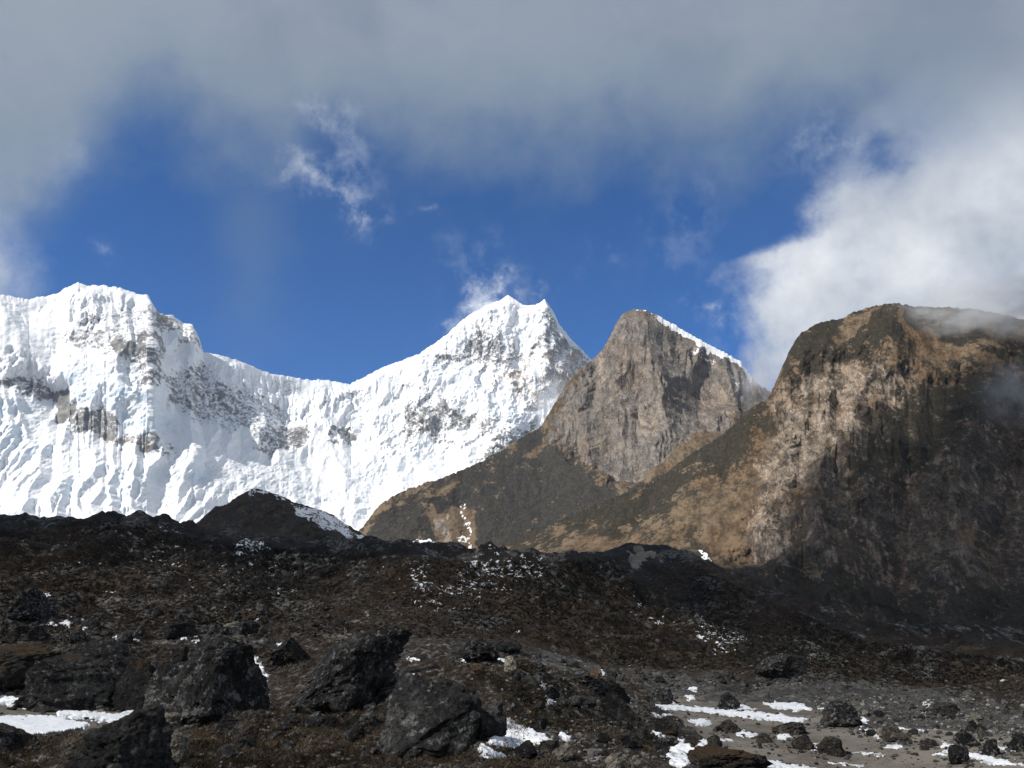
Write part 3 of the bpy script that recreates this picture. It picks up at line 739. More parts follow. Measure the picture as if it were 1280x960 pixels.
# =====================================================================
# GROUND: moraine, river flat, mid slopes (one log-polar height field)
# =====================================================================
# control points: photo pixel and horizontal distance of the surface seen there
CTRL = [
 # bottom edge and the mound in front of the camera
 (-60, 975, 13), (100, 968, 15), (250, 965, 14), (400, 970, 12), (520, 975, 11), (640, 972, 11.5), (760, 968, 14), (860, 975, 19), (960, 985, 30), (1100, 985, 42), (1300, 985, 42),
 (300, 925, 22), (400, 905, 26), (520, 945, 16), (560, 900, 22), (600, 868, 27), (660, 850, 33), (640, 832, 42), (540, 838, 40), (440, 885, 33), (700, 880, 30), (720, 860, 40), (760, 900, 33), (800, 935, 26), (700, 930, 20), (620, 925, 17.5), (780, 880, 45), (830, 915, 42), (870, 945, 32),
 # left snow flat and its far bank
 (30, 930, 27), (120, 912, 33), (20, 905, 36), (100, 893, 43), (200, 905, 36), (240, 915, 30), (20, 880, 51), (100, 886, 50), (180, 890, 46), (290, 905, 38), (-80, 900, 38), (330, 898, 36),
 (30, 835, 62), (120, 818, 66), (200, 815, 68), (270, 810, 66), (340, 815, 62), (380, 835, 52), (60, 800, 84), (180, 795, 90), (300, 792, 92), (420, 800, 75), (500, 795, 85), (440, 812, 62),
 (40, 770, 130), (160, 768, 140), (300, 770, 140), (440, 778, 130), (560, 800, 95), (640, 805, 100),
 # mid slopes
 (40, 735, 260), (160, 725, 300), (300, 735, 290), (420, 740, 300), (540, 760, 230), (640, 775, 210), (720, 800, 175),
 (20, 695, 520), (120, 690, 520), (240, 700, 520), (360, 715, 520), (480, 720, 500), (580, 735, 420), (660, 755, 350),
 # moraine crest against the far mountains
 (-120, 668, 800), (0, 662, 800), (40, 660, 805), (80, 656, 810), (115, 651, 810), (150, 649.5, 810), (200, 661, 830), (240, 670, 850), (300, 681, 880), (370, 687, 900), (440, 689, 920), (500, 694, 950), (560, 698, 980), (620, 704, 1000), (680, 704, 1020),
 (740, 699, 1030), (770, 693, 1030), (800, 690, 1030), (835, 692, 1030), (870, 704, 1020), (920, 732, 990), (960, 747, 960), (1000, 766, 920), (1040, 783, 880), (1075, 797, 820), (1150, 808, 760), (1220, 814, 720), (1290, 824, 680), (1420, 840, 600),
 # hollow between the near ridge and the dark hill, and that ridge
 (700, 752, 620), (780, 770, 560), (860, 785, 520), (760, 720, 850), (840, 735, 820),
 (600, 738, 400), (700, 768, 330), (790, 790, 270), (900, 822, 200), (990, 846, 165), (880, 800, 420), (980, 812, 400), (1080, 830, 330), (1200, 838, 300), (1300, 850, 270),
 (760, 822, 150), (820, 838, 135), (900, 848, 130), (1000, 858, 125), (1100, 866, 120), (1200, 870, 118), (1300, 876, 115),
 # river flat, z about -7
 (800, 876, 92), (880, 880, 86), (960, 883, 82), (1060, 893, 74), (1150, 900, 68), (1280, 912, 60), (900, 905, 63), (960, 925, 54), (1040, 940, 50), (1120, 940, 50), (1280, 950, 46), (920, 940, 47), (1380, 930, 54), (1000, 905, 64),
 (850, 868, 100), (1000, 872, 98), (1100, 882, 90), (1200, 888, 84), (1300, 895, 78),
]
def _tps():
    c = np.array(CTRL, float); p = pt(c[:, 0], c[:, 1], c[:, 2])
    az = np.arctan2(p[:, 0], p[:, 1]); el = np.arctan2(p[:, 2], c[:, 2]); lr = np.log(c[:, 2])
    pts = np.stack([az, lr * 0.22], -1)
    # behind the crest and past the frame the ground sinks out of sight
    ex = []
    for a in np.linspace(-0.75, 0.75, 13):
        ex += [(a, math.log(1500) * 0.22, float(np.interp(a, [-.75, 0, .2, .4, .75], [.02, .02, -.02, -.11, -.15]))), (a, math.log(3.0) * 0.22, -0.42)]
    ex = np.array(ex); pts = np.concatenate([pts, ex[:, :2]]); el = np.concatenate([el, ex[:, 2]])
    n = len(pts); D = np.hypot(pts[:, None, 0] - pts[None, :, 0], pts[:, None, 1] - pts[None, :, 1])
    K = np.where(D > 0, D ** 2 * np.log(D + 1e-12), 0) + np.eye(n) * 2e-4
    A = np.zeros((n + 3, n + 3)); A[:n, :n] = K; A[:n, n] = 1; A[:n, n + 1:] = pts; A[n:, :n] = A[:n, n:].T
    w = np.linalg.solve(A, np.concatenate([el, [0, 0, 0]]))
    return pts, w
_TP, _TW = _tps()
def base_el(az, lr):
    x = az.ravel(); y = (lr * 0.22).ravel(); out = np.zeros(x.shape)
    n = len(_TP)
    for s in range(0, len(x), 60000):
        D2 = (x[s:s + 60000, None] - _TP[None, :, 0]) ** 2 + (y[s:s + 60000, None] - _TP[None, :, 1]) ** 2
        out[s:s + 60000] = (0.5 * D2 * np.log(D2 + 1e-20)) @ _TW[:n] + _TW[n] + _TW[n + 1] * x[s:s + 60000] + _TW[n + 2] * y[s:s + 60000]
    return out.reshape(az.shape)

NAZ, NR = int(1150 * QUALITY), int(900 * QUALITY)
AZ = np.linspace(-0.80, 0.80, NAZ); LR = np.linspace(math.log(3.0), math.log(1700.0), NR)
def build_ground_grid():
    # coarse evaluation of the smooth base, then bilinear upsampling
    ca, cr = np.linspace(AZ[0], AZ[-1], 200), np.linspace(LR[0], LR[-1], 200)
    g = base_el(*np.broadcast_arrays(ca[None, :], cr[:, None]))
    fi = np.interp(LR, cr, np.arange(200)); fj = np.interp(AZ, ca, np.arange(200))
    i0 = np.minimum(fi.astype(int), 198); j0 = np.minimum(fj.astype(int), 198); u = (fi - i0)[:, None]; v = (fj - j0)[None, :]
    I, J = i0[:, None], j0[None, :]
    el = g[I, J] * (1 - u) * (1 - v) + g[I + 1, J] * u * (1 - v) + g[I, J + 1] * (1 - u) * v + g[I + 1, J + 1] * u * v
    r = np.exp(LR)[:, None]
    x = r * np.sin(AZ)[None, :]; y = r * np.cos(AZ)[None, :]; z0 = r * np.tan(el)
    # photo pixel of the smooth surface, to find the flats
    dz = z0 / r * np.ones_like(x)
    dep = (y * FW[1] + z0 * FW[2]); 
    ppx = 640 + FPX * x / dep; ppy = 480 - FPX * (y * UPV[1] + z0 * UPV[2]) / dep
    q2 = np.stack([ppx / 40, ppy / 12, ppx * 0], -1); wb = fbm(q2, 4, 0.55, 5)
    flat = sstep(poly_sd(ppx + wb * 14, ppy + wb * 5, [(790, 878), (880, 874), (1000, 884), (1090, 905), (1300, 920), (1400, 1000), (950, 1000), (905, 945), (860, 912), (820, 893)]), -4, 6)
    flat = np.maximum(flat, sstep(poly_sd(ppx + wb * 14, ppy + wb * 5, [(-200, 868), (40, 875), (110, 885), (200, 888), (270, 905), (240, 918), (180, 915), (100, 925), (40, 935), (-200, 945)]), -4, 6))
    P = np.stack([x, y, z0], -1)
    h = np.zeros_like(z0); rr = np.broadcast_to(r, z0.shape)
    P2 = P.copy(); P2[..., 2] *= 0.3
    for lam, amp, kind in [(160, 5.5, 'r'), (60, 2.6, 'r'), (24, 1.10, 'f'), (10, 0.62, 'r'), (4.2, 0.36, 'f'), (1.8, 0.26, 'r'), (0.75, 0.13, 'f'), (0.32, 0.05, 'f')]:
        # a wave is kept where it is neither too big for the distance nor too fine for the grid
        w = (1 - sstep(lam / rr, 0.35, 0.9)) * sstep(lam / rr, 0.0030, 0.0060)
        if w.max() <= 0: continue
        n = fbm(P2 / lam, 2, 0.5, int(lam * 7) % 91) if kind == 'f' else (np.abs(fbm(P2 / lam, 2, 0.5, int(lam * 7) % 91)) - 0.35) * -1.5
        h += amp * w * n
    sw1, sw2_, sw3 = fbm(P2 / 50, 3, 0.5, 13), fbm(P2 / 50, 3, 0.5, 15), fbm(P2 / 32, 3, 0.5, 19)
    for line, A, wd in [([(-90, 730, 330), (150, 722, 360), (330, 728, 330), (500, 750, 280)], 7, 24), ([(180, 702, 520), (350, 708, 560), (520, 724, 470), (640, 748, 400), (720, 778, 330)], 12, 36),
                        ([(740, 772, 330), (790, 786, 300), (850, 802, 262), (940, 828, 212), (1010, 848, 180)], 5.5, 15), ([(-90, 690, 600), (120, 685, 620), (260, 694, 600)], 6, 40),
                        ([(560, 716, 750), (700, 724, 800), (800, 716, 850)], 12, 45), ([(-90, 772, 140), (120, 768, 150), (260, 774, 140), (430, 782, 125)], 3, 9), ([(560, 752, 330), (650, 765, 300), (720, 790, 230)], 5, 20)]:
        pl = [pt(a_, b_, c_) for a_, b_, c_ in line]
        dd = line_d(x + 0.35 * wd * sw1, y + 0.35 * wd * sw2_, [(q[0], q[1]) for q in pl])
        h += A * np.exp(-(dd / wd) ** 1.5) * (1 + 0.5 * sw3) / (1 + 2.0 * sstep(rr, 70, 350))
    h *= 1 - 0.90 * flat
    z = z0 + h * (1 + 2.0 * sstep(rr, 70, 350))
    return x, y, z, flat, ppx, ppy
GX, GY, GZ, GFLAT, GPX, GPY = build_ground_grid()
def ground_z(x, y):
    az = np.arctan2(x, y); lr = np.log(np.maximum(np.hypot(x, y), 3.01))
    fi = np.clip((lr - LR[0]) / (LR[-1] - LR[0]) * (NR - 1), 0, NR - 1.001); fj = np.clip((az - AZ[0]) / (AZ[-1] - AZ[0]) * (NAZ - 1), 0, NAZ - 1.001)
    i = fi.astype(int); j = fj.astype(int); u = fi - i; v = fj - j
    return GZ[i, j] * (1 - u) * (1 - v) + GZ[i + 1, j] * u * (1 - v) + GZ[i, j + 1] * (1 - u) * v + GZ[i + 1, j + 1] * u * v

def ground_material():
    m, t = material('moraine_ground')
    P = t.new('ShaderNodeNewGeometry').outputs['Position']
    veg = t.attr('heath'); snow = t.attr('snow'); sand = t.attr('sand'); rub = t.attr('rubble')
    far = t.attr('far')
    n1 = t.noise(P, 0.05, 6, 0.65); n2 = t.noise(P, 0.35, 6, 0.65); n3 = t.noise(P, 2.2, 6, 0.7); n4 = t.noise(P, 11, 4, 0.65)
    # near detail (n3, n4) gives way to mid detail with distance so that it never turns to grey
    nf = t.m('ADD', t.m('MULTIPLY', t.noise(P, 0.11, 7, 0.72), 0.6), t.m('MULTIPLY', n2, 0.4))
    det = t.m('ADD', t.m('MULTIPLY', n3, t.m('SUBTRACT', 1.0, far)), t.m('MULTIPLY', nf, far))
    heath = t.ramp(det, [(0.34, (0.005, 0.004, 0.004)), (0.46, (0.022, 0.016, 0.012)), (0.57, (0.058, 0.041, 0.027)), (0.70, (0.15, 0.115, 0.08))])
    rust = t.mix(t.ss(n2, 0.4, 0.7), (0.030, 0.015, 0.010), (0.060, 0.034, 0.018))
    heath = t.mix(t.m('MULTIPLY', t.ss(n1, 0.50, 0.66), 0.40), heath, rust)
    dark = t.mix(t.ss(det, 0.35, 0.7), (0.008, 0.008, 0.008), (0.035, 0.033, 0.030))
    heath = t.mix(t.ss(t.m('ADD', t.m('ADD', t.m('MULTIPLY', n1, 0.5), t.m('MULTIPLY', nf, 1.0)), t.m('MULTIPLY', veg, 0.45)), 0.82, 1.0), heath, dark)
    v3 = t.mix(far, t.voro(P, 3.5, 'F1', 'Color'), t.voro(P, 0.7, 'F1', 'Color'))
    sv = t.new('ShaderNodeSeparateColor'); t.l.new(v3, sv.inputs[0])
    st = t.ramp(sv.outputs[0], [(0.0, (0.010, 0.010, 0.010)), (0.45, (0.040, 0.039, 0.037)), (0.8, (0.13, 0.125, 0.115)), (1.0, (0.34, 0.32, 0.29))])
    st = t.mix(0.5, st, t.ramp(t.m('ADD', t.m('MULTIPLY', n4, t.m('SUBTRACT', 1.0, far)), t.m('MULTIPLY', n2, far)), [(0.38, (0.008, 0.008, 0.008)), (0.66, (0.16, 0.15, 0.14))]))
    rf = t.ss(t.m('ADD', rub, t.m('MULTIPLY', t.m('SUBTRACT', det, 0.5), 2.2)), 0.42, 0.58)
    c = t.mix(rf, heath, st)
    sandc = t.mix(t.ss(t.m('ADD', t.m('MULTIPLY', n1, 0.6), t.m('MULTIPLY', n2, 0.4)), 0.4, 0.6), (0.105, 0.090, 0.074), (0.21, 0.187, 0.157))
    sandc = t.mix(t.m('MULTIPLY', t.ss(n4, 0.58, 0.75), 0.5), sandc, (0.09, 0.085, 0.08))
    sf = t.ss(t.m('ADD', sand, t.m('MULTIPLY', t.m('SUBTRACT', t.noise(t.mapping(P, (0.5, 1.0, 1), (0, 0, 0.5)), 0.28, 6, 0.6), 0.5), 2.6)), 0.42, 0.56)
    c = t.mix(sf, c, sandc)
    # leftover snow between the stones
    spk = t.m('ADD', t.m('MULTIPLY', n3, t.m('SUBTRACT', 1.0, far)), t.m('MULTIPLY', t.noise(P, 0.42, 5, 0.7), far))
    s = t.m('ADD', snow, t.m('MULTIPLY', t.m('SUBTRACT', spk, 0.5), 4.2))
    snf = t.ss(s, 0.54, 0.62)
    c = t.mix(snf, c, (0.83, 0.85, 0.875))
    h = t.m('ADD', t.m('ADD', n3, t.m('MULTIPLY', n4, 0.3)), t.m('MULTIPLY', t.m('MULTIPLY', rf, sv.outputs[1]), 0.4))
    nn = t.bump(t.m('MULTIPLY', h, t.m('SUBTRACT', 1.0, far)), 0.8, 0.12)
    nn = t.bump(t.m('MULTIPLY', nf, far), 1.0, 3.0, nn)
    finish(t, c, 0.93, nn, 0.15)
    return m
def ground():
    px, py = GPX, GPY; rr = np.exp(LR)[:, None] * np.ones_like(GX)
    wq = np.stack([px / 26, py / 12, px * 0], -1)
    X, Y = px + fbm(wq, 4, 0.6, 3) * 16, py + fbm(wq, 4, 0.6, 9) * 7
    dz = blur2(GZ, 5) - GZ; hollow = np.clip(dz / (rr * 0.004), -1, 1)
    snow = np.full(px.shape, -0.29) + 0.22 * hollow * sstep(rr, 80, 200)
    snow += 0.16 * pmask(X, Y, [(0, 690), (480, 690), (560, 770), (480, 800), (0, 800)], 14)
    # the photo's clusters of leftover snow (mid distance)
    for poly, v, s_ in [([(580, 728), (610, 735), (650, 755), (680, 752), (675, 772), (640, 768), (600, 770), (560, 760)], 0.42, 6),
                        ([(505, 745), (540, 752), (570, 768), (560, 775), (520, 765)], 0.40, 5),
                        ([(780, 785), (810, 790), (840, 808), (835, 815), (800, 800)], 0.42, 5),
                        ([(860, 805), (900, 800), (940, 822), (925, 835), (880, 825)], 0.55, 5),
                        ([(270, 672), (310, 690), (330, 705), (320, 720), (285, 705)], 0.40, 5),
                        ([(195, 675), (230, 690), (225, 705), (200, 700)], 0.34, 5),
                        ([(310, 705), (370, 715), (345, 760), (270, 745), (250, 715)], 0.22, 8),
                        ([(150, 705), (220, 710), (230, 740), (170, 735)], 0.20, 8),
                        ([(345, 695), (380, 700), (375, 712), (350, 708)], 0.36, 4),
                        ([(440, 693), (452, 700), (448, 710), (440, 706)], 0.40, 3),
                        ([(200, 780), (330, 780), (330, 800), (200, 800)], 0.24, 6),
                        ([(50, 768), (110, 775), (130, 800), (60, 795)], 0.25, 6),
                        ([(990, 845), (1040, 850), (1070, 870), (1030, 868)], 0.25, 4),
                        ([(1090, 845), (1240, 855), (1250, 880), (1100, 870)], 0.12, 5)]:
        snow += pmask(X, Y, poly, s_, v * 1.25)
    heath = pmask(X, Y, [(690, 720), (740, 700), (800, 690), (850, 700), (900, 740), (870, 780), (760, 770), (690, 745)], 10, 1.0)
    heath += pmask(X, Y, [(200, 690), (420, 690), (500, 720), (470, 770), (300, 780), (230, 730)], 16, 0.35)
    heath += pmask(X, Y, [(-200, 640), (220, 640), (220, 690), (100, 690), (-200, 700)], 10, 0.6)
    heath += lmask(X, Y, [(930, 830), (960, 838), (1000, 850)], 12, 6, 0.8)
    big = np.clip((blur2(GZ, 14) - GZ) / (rr * 0.012), -1, 1) * sstep(rr, 60, 140)
    heath = np.clip(heath - 0.2 - 0.7 * big, -0.7, 1)
    snow += 0.10 * np.clip(big, 0, 1)
    sand = GFLAT * 1.1 + lmask(X, Y, [(405, 806), (430, 798), (452, 790)], 3.5, 3, 0.9) + pmask(X, Y, [(786, 707), (800, 698), (811, 702), (808, 716), (796, 725), (788, 720)], 3, 1.6) - 0.1
    rub = 0.40 * (1 - sstep(rr, 60, 160)) + pmask(X, Y, [(800, 880), (850, 860), (1000, 862), (1300, 885), (1300, 960), (1050, 950), (1020, 890), (880, 885)], 8, 0.55) + 0.05
    rub += pmask(X, Y, [(680, 820), (800, 840), (850, 890), (760, 900), (690, 860)], 10, 0.35) + pmask(X, Y, [(0, 790), (260, 785), (330, 800), (330, 820), (0, 815)], 10, 0.25)
    rub += sstep(rr, 60, 140) * (0.12 - 0.25 * big + 0.42 * fbm(np.stack([px / 60, py / 16, px * 0], -1), 5, 0.6, 88))
    rub = rub * (1 - GFLAT * 0.2)
    far = sstep(np.log(rr), math.log(40), math.log(220))
    V = np.stack([GX, GY, GZ], -1)
    me = mesh_np('ground', V.reshape(-1, 3), grid_faces(NR, NAZ, True), True, {'snow': snow, 'heath': heath, 'sand': sand, 'rubble': rub, 'far': far})
    # orient upwards
    o = link('ground', me, MAT_GROUND)
    tag(o, 'dark brown moraine ground with heath and leftover snow', None, 'structure')
    # wide valley floor reaching the horizon beneath everything
    n = 60; a = np.linspace(-40000, 40000, n)
    gx, gy = np.meshgrid(a, a); gz = np.full(gx.shape, -260.0) 
    one = np.zeros(gx.size)
    me = mesh_np('valley_floor', np.stack([gx, gy, gz], -1).reshape(-1, 3), grid_faces(n, n), True, {'snow': one - 0.4, 'heath': one, 'sand': one - .5, 'rubble': one, 'far': one + 1})
    tag(link('terrain', me, MAT_GROUND), 'wide valley floor beneath the mountains', None, 'structure')
MAT_GROUND = ground_material()
ground()

# =====================================================================
# unseen cloud bank behind the viewer, shaped to shade the near valley and cliff
# =====================================================================
CLOUD_Z = 5000.0
def massif_point(px, py):
    crest, foot = right_crest()
    c0, f0 = interp(px, crest, 1), interp(px, foot, 1); c2, f2 = interp(px, crest, 2), interp(px, foot, 2)
    tt = np.clip((f0 - py) / (f0 - c0), 0, 1)
    return pt(px, py, f2 + (c2 - f2) * tt)
def shade_cloud():
    # far edge of the shade, walked from left to right over the ground and up the cliff
    g = [pt(-400, 640, 1500), pt(-120, 640, 1750), pt(120, 640, 1800), pt(320, 640, 1850), pt(480, 680, 1800), pt(600, 705, 1560), pt(700, 703, 1330)]
    g += [massif_point(x, y) for x, y in [(800, 705), (880, 705), (935, 692), (968, 660), (985, 610), (1015, 575), (1050, 545), (1085, 520), (1130, 488), (1180, 468), (1240, 440), (1300, 405)]]
    g += [np.array([2600, 2600, 900.]), np.array([2800, 600, 0]), np.array([1500, -700, 0]), np.array([-300, -1000, 0]), np.array([-1500, -500, 0]), np.array([-1900, 600, 0])]
    poly = []
    for p in g:
        k = (CLOUD_Z - p[2]) / SUN_TO[2]; q = p + SUN_TO * k; poly.append((q[0], q[1]))
    poly = np.array(poly)
    n = 150
    xs = np.linspace(poly[:, 0].min() - 150, poly[:, 0].max() + 150, n); ys = np.linspace(poly[:, 1].min() - 150, poly[:, 1].max() + 150, n)
    X, Y = np.meshgrid(xs, ys); Q = np.stack([X, Y, X * 0], -1)
    wx = fbm(Q / 420, 4, 0.55, 401) * 55; wy = fbm(Q / 420, 4, 0.55, 411) * 55
    sd = poly_sd(X + wx, Y + wy, poly)
    th = np.clip((sd + 25) / 190.0, 0, 1) ** 0.8 * (1 + 0.35 * fbm(Q / 300, 4, 0.5, 421)) * 190
    inside = sd > -25
    # bank thinned here to let more sun onto the near ground
    hx = SUN_TO[0] / SUN_TO[2] * (CLOUD_Z + 5); hy = SUN_TO[1] / SUN_TO[2] * (CLOUD_Z + 5)
    hd = np.hypot((X - hx) / 1.0, (Y - hy - 10) / 0.9)
    th *= 0.12 + 0.88 * sstep(hd, 150, 700)
    top = CLOUD_Z + th * 0.6 + 20 * fbm(Q / 160, 4, 0.55, 431) * (th > 0); bot = CLOUD_Z - th * 0.4
    top = np.maximum(top, bot + 0.5)
    F = grid_faces(n, n); keep = inside.ravel()[F].all(1); F = F[keep]
    T = np.stack([X, Y, top], -1).reshape(-1, 3); B = np.stack([X, Y, bot], -1).reshape(-1, 3)
    N = n * n
    # rim faces
    from collections import Counter
    E = Counter(); 
    for f in F:
        for a, b in zip(f, np.roll(f, -1)): E[(int(a), int(b))] += 1
    rim = [(b, a, a + N, b + N) for (a, b) in E if (b, a) not in E]
    allF = np.concatenate([F, F[:, ::-1] + N, np.array(rim)])
    used = np.unique(allF); rm = np.zeros(2 * N, int); rm[used] = np.arange(len(used))
    me = mesh_np('shade_cloud_bank', np.concatenate([T, B])[used], rm[allF])
    m, t = material('shade_cloud_vapour')
    v = t.new('ShaderNodeVolumePrincipled'); v.inputs['Color'].default_value = (0.97, 0.98, 1, 1)
    v.inputs['Density'].default_value = CLOUD_DENSITY; v.inputs['Anisotropy'].default_value = 0.3
    o = t.new('ShaderNodeOutputMaterial'); t.l.new(v.outputs[0], o.inputs['Volume'])
    o = link('shade_clouds', me, m); tag(o, 'cloud bank out of view, shaped to shade the near valley and cliff', None, 'stuff')
CLOUD_DENSITY = 0.0095
shade_cloud()

# =====================================================================
# finding the ground under a photo pixel
# =====================================================================
_EL = np.arctan2(GZ, np.exp(LR)[:, None]); _CM = np.maximum.accumulate(_EL, 0)
def hit(px, py):
    """ground point seen at each photo pixel (first surface along the ray)"""
    px = np.atleast_1d(np.asarray(px, float)); py = np.atleast_1d(np.asarray(py, float))
    az, el = azel(px, py)
    j = np.clip(np.round((az - AZ[0]) / (AZ[-1] - AZ[0]) * (NAZ - 1)).astype(int), 0, NAZ - 1)
    out = np.zeros((len(px), 3)); ok = np.zeros(len(px), bool)
    for k in range(len(px)):
        i = np.searchsorted(_CM[:, j[k]], el[k])
        if i < NR:
            ok[k] = True
            i0 = max(i - 1, 0); e0, e1 = _CM[i0, j[k]], _CM[i, j[k]]
            f = 0 if e1 <= e0 else np.clip((el[k] - e0) / (e1 - e0), 0, 1)
            r = math.exp(LR[i0] + f * (LR[i] - LR[i0])); out[k] = pt(px[k], py[k], r)
    out[:, 2] = np.where(ok, ground_z(out[:, 0], out[:, 1]), 0)
    return out, ok
def depth(p): return p[..., 1] * FW[1] + p[..., 2] * FW[2]

# =====================================================================
# boulders
# =====================================================================
def ico(sub):
    bm = bmesh.new(); bmesh.ops.create_icosphere(bm, subdivisions=sub, radius=1)
    V = np.array([v.co[:] for v in bm.verts]); F = np.array([[v.index for v in f.verts] for f in bm.faces]); bm.free()
    return V, F
_ICO = {k: ico(k) for k in (2, 3, 4, 5, 6)}
def rock_mesh(name, seed, sub, size, cuts=11, rough=0.15, lean=0.0, boxy=0.5, strata=0.0):
    """an angular boulder: a ball cut by random planes, then cracked and roughened; size = full width, depth, height; the base is at z = 0"""
    rs = np.random.RandomState(seed); V, F = _ICO[sub]; V = V.copy()
    p = np.sign(V) * np.abs(V) ** (1 - 0.45 * boxy); p /= np.abs(p).max()
    for _ in range(cuts):
        n = rs.normal(size=3); n[2] = abs(n[2]) * 0.8 - 0.1; n /= np.linalg.norm(n); off = rs.uniform(0.42, 0.82)
        dd = np.maximum(p @ n - off, 0); p = p - dd[:, None] * n * 0.92
    c = p + seed * 3.7
    s = 1 + rough * (fbm(c * 1.7, 4, 0.5, seed % 50) + 0.55 * (np.abs(fbm(c * 3.2, 4, 0.55, seed % 37)) - 0.3) * 1.6)
    if strata: s = s + strata * (np.abs(pnoise(np.stack([c[:, 0] * 1.2, c[:, 1] * 1.2, c[:, 2] * 9 + c[:, 0] * 4], -1), 3)) - 0.2)
    p = p * s[:, None]
    cc = V + 0.25 * np.stack([fbm(c * 1.5, 3, .5, 3), fbm(c * 1.5, 3, .5, 4), fbm(c * 1.5, 3, .5, 5)], -1)
    cp = rs.normal(size=(34, 3)); cp /= np.linalg.norm(cp, axis=1)[:, None]; cp *= rs.uniform(.8, 1.05, (34, 1))
    D2 = np.sqrt(((cc[:, None] - cp[None]) ** 2).sum(-1)); o_ = np.argsort(D2, 1)[:, :2]
    f1 = np.take_along_axis(D2, o_[:, :1], 1)[:, 0]; f2 = np.take_along_axis(D2, o_[:, 1:2], 1)[:, 0]
    p = p * (1 + 0.16 * (rs.rand(34)[o_[:, 0]] - 0.5) - 0.07 * np.exp(-(f2 - f1) / 0.035))[:, None]
    if sub >= 5: p = p + p / (np.linalg.norm(p, axis=1)[:, None] + 1e-6) * (0.045 * fbm(c * 5, 6, 0.66, 5) + 0.030 * (np.abs(fbm(c * 4.5, 3, 0.55, 9)) - 0.25))[:, None]
    p[:, 0] += lean * (p[:, 2] + 1)
    lo, hi = p.min(0), p.max(0); p = (p - (lo + hi) / 2) / (hi - lo)
    p[:, 2] += 0.5
    p *= np.asarray(size, float)
    return mesh_np(name, p, F, sub >= 6)

def rock_material(name, dark, mid, light, lichen=0.3, moss=0.0, mosscol=(0.060, 0.042, 0.014)):
    m, t = material(name)
    g = t.new('ShaderNodeNewGeometry'); P = g.outputs['Position']
    nz = t.new('ShaderNodeSeparateXYZ'); t.l.new(g.outputs['Normal'], nz.inputs[0]); up = nz.outputs[2]
    inf = t.new('ShaderNodeObjectInfo'); rnd = inf.outputs['Random']
    n1 = t.noise(P, 0.7, 7, 0.65); n2 = t.noise(P, 2.6, 9, 0.76); n3 = t.noise(P, 13, 5, 0.7)
    c = t.ramp(t.m('ADD', t.m('MULTIPLY', n1, 0.45), t.m('MULTIPLY', n2, 0.55)), [(0.38, dark), (0.50, mid), (0.63, light)])
    c = t.mix(t.ss(n3, 0.36, 0.66), t.mix(1.0, c, (0.28, 0.28, 0.29), 'MULTIPLY'), t.mix(1.0, c, (1.35, 1.35, 1.33), 'MULTIPLY'))
    li = t.ss(t.m('ADD', t.noise(P, 3.3, 9, 0.78), t.m('MULTIPLY', t.m('SUBTRACT', rnd, 0.5), 0.06)), 0.555, 0.615)
    c = t.mix(t.m('MULTIPLY', li, lichen), c, (0.26, 0.255, 0.24))
    sp = t.ss(t.noise(P, 9, 4, 0.6), 0.66, 0.72)
    c = t.mix(t.m('MULTIPLY', sp, 0.55 * min(1, lichen * 2)), c, (0.42, 0.41, 0.39))
    ms = t.ss(t.m('ADD', t.m('MULTIPLY', up, 0.45), t.m('MULTIPLY', t.m('SUBTRACT', n1, 0.5), 2.0)), 0.55 - moss, 0.80 - moss)
    mc = t.mix(t.ss(n3, 0.3, 0.7), tuple(k * 0.35 for k in mosscol), mosscol)
    c = t.mix(ms, c, mc)
    br = t.lin(rnd, 0, 1, 0.7, 1.25)
    cc = t.new('ShaderNodeHueSaturation'); t.put(cc.inputs['Color'], c); t.put(cc.inputs['Value'], br)
    h = t.m('ADD', t.m('ADD', n2, t.m('MULTIPLY', n3, 0.6)), t.m('MULTIPLY', t.noise(P, 1.4, 6, 0.6, typ='RIDGED_MULTIFRACTAL'), 0.10))
    n = t.bump(h, 1.0, 0.22)
    finish(t, cc.outputs[0], 0.88, n, 0.25)
    return m
RM = {
 'dark': rock_material('dark_stone', (0.0025, 0.0025, 0.003), (0.015, 0.015, 0.016), (0.085, 0.083, 0.08), 0.55, 0.12, (0.060, 0.040, 0.018)),
 'mossy': rock_material('mossy_stone', (0.004, 0.004, 0.004), (0.022, 0.021, 0.020), (0.095, 0.090, 0.085), 0.45, 0.36, (0.085, 0.050, 0.020)),
 'grey': rock_material('grey_stone', (0.012, 0.012, 0.012), (0.060, 0.058, 0.055), (0.18, 0.17, 0.16), 0.5, 0.05),
 'lichen': rock_material('lichen_stone', (0.004, 0.004, 0.0045), (0.038, 0.038, 0.037), (0.17, 0.165, 0.158), 0.75, 0.14, (0.05, 0.034, 0.014)),
 'brown': rock_material('brown_stone', (0.012, 0.011, 0.009), (0.055, 0.047, 0.039), (0.16, 0.14, 0.115), 0.45, 0.0),
 'pale': rock_material('pale_stone', (0.15, 0.13, 0.10), (0.28, 0.25, 0.20), (0.40, 0.36, 0.29), 0.3, -0.2),
 'rust': rock_material('rusty_stone', (0.07, 0.045, 0.028), (0.14, 0.085, 0.050), (0.22, 0.15, 0.095), 0.2, 0.0),
}
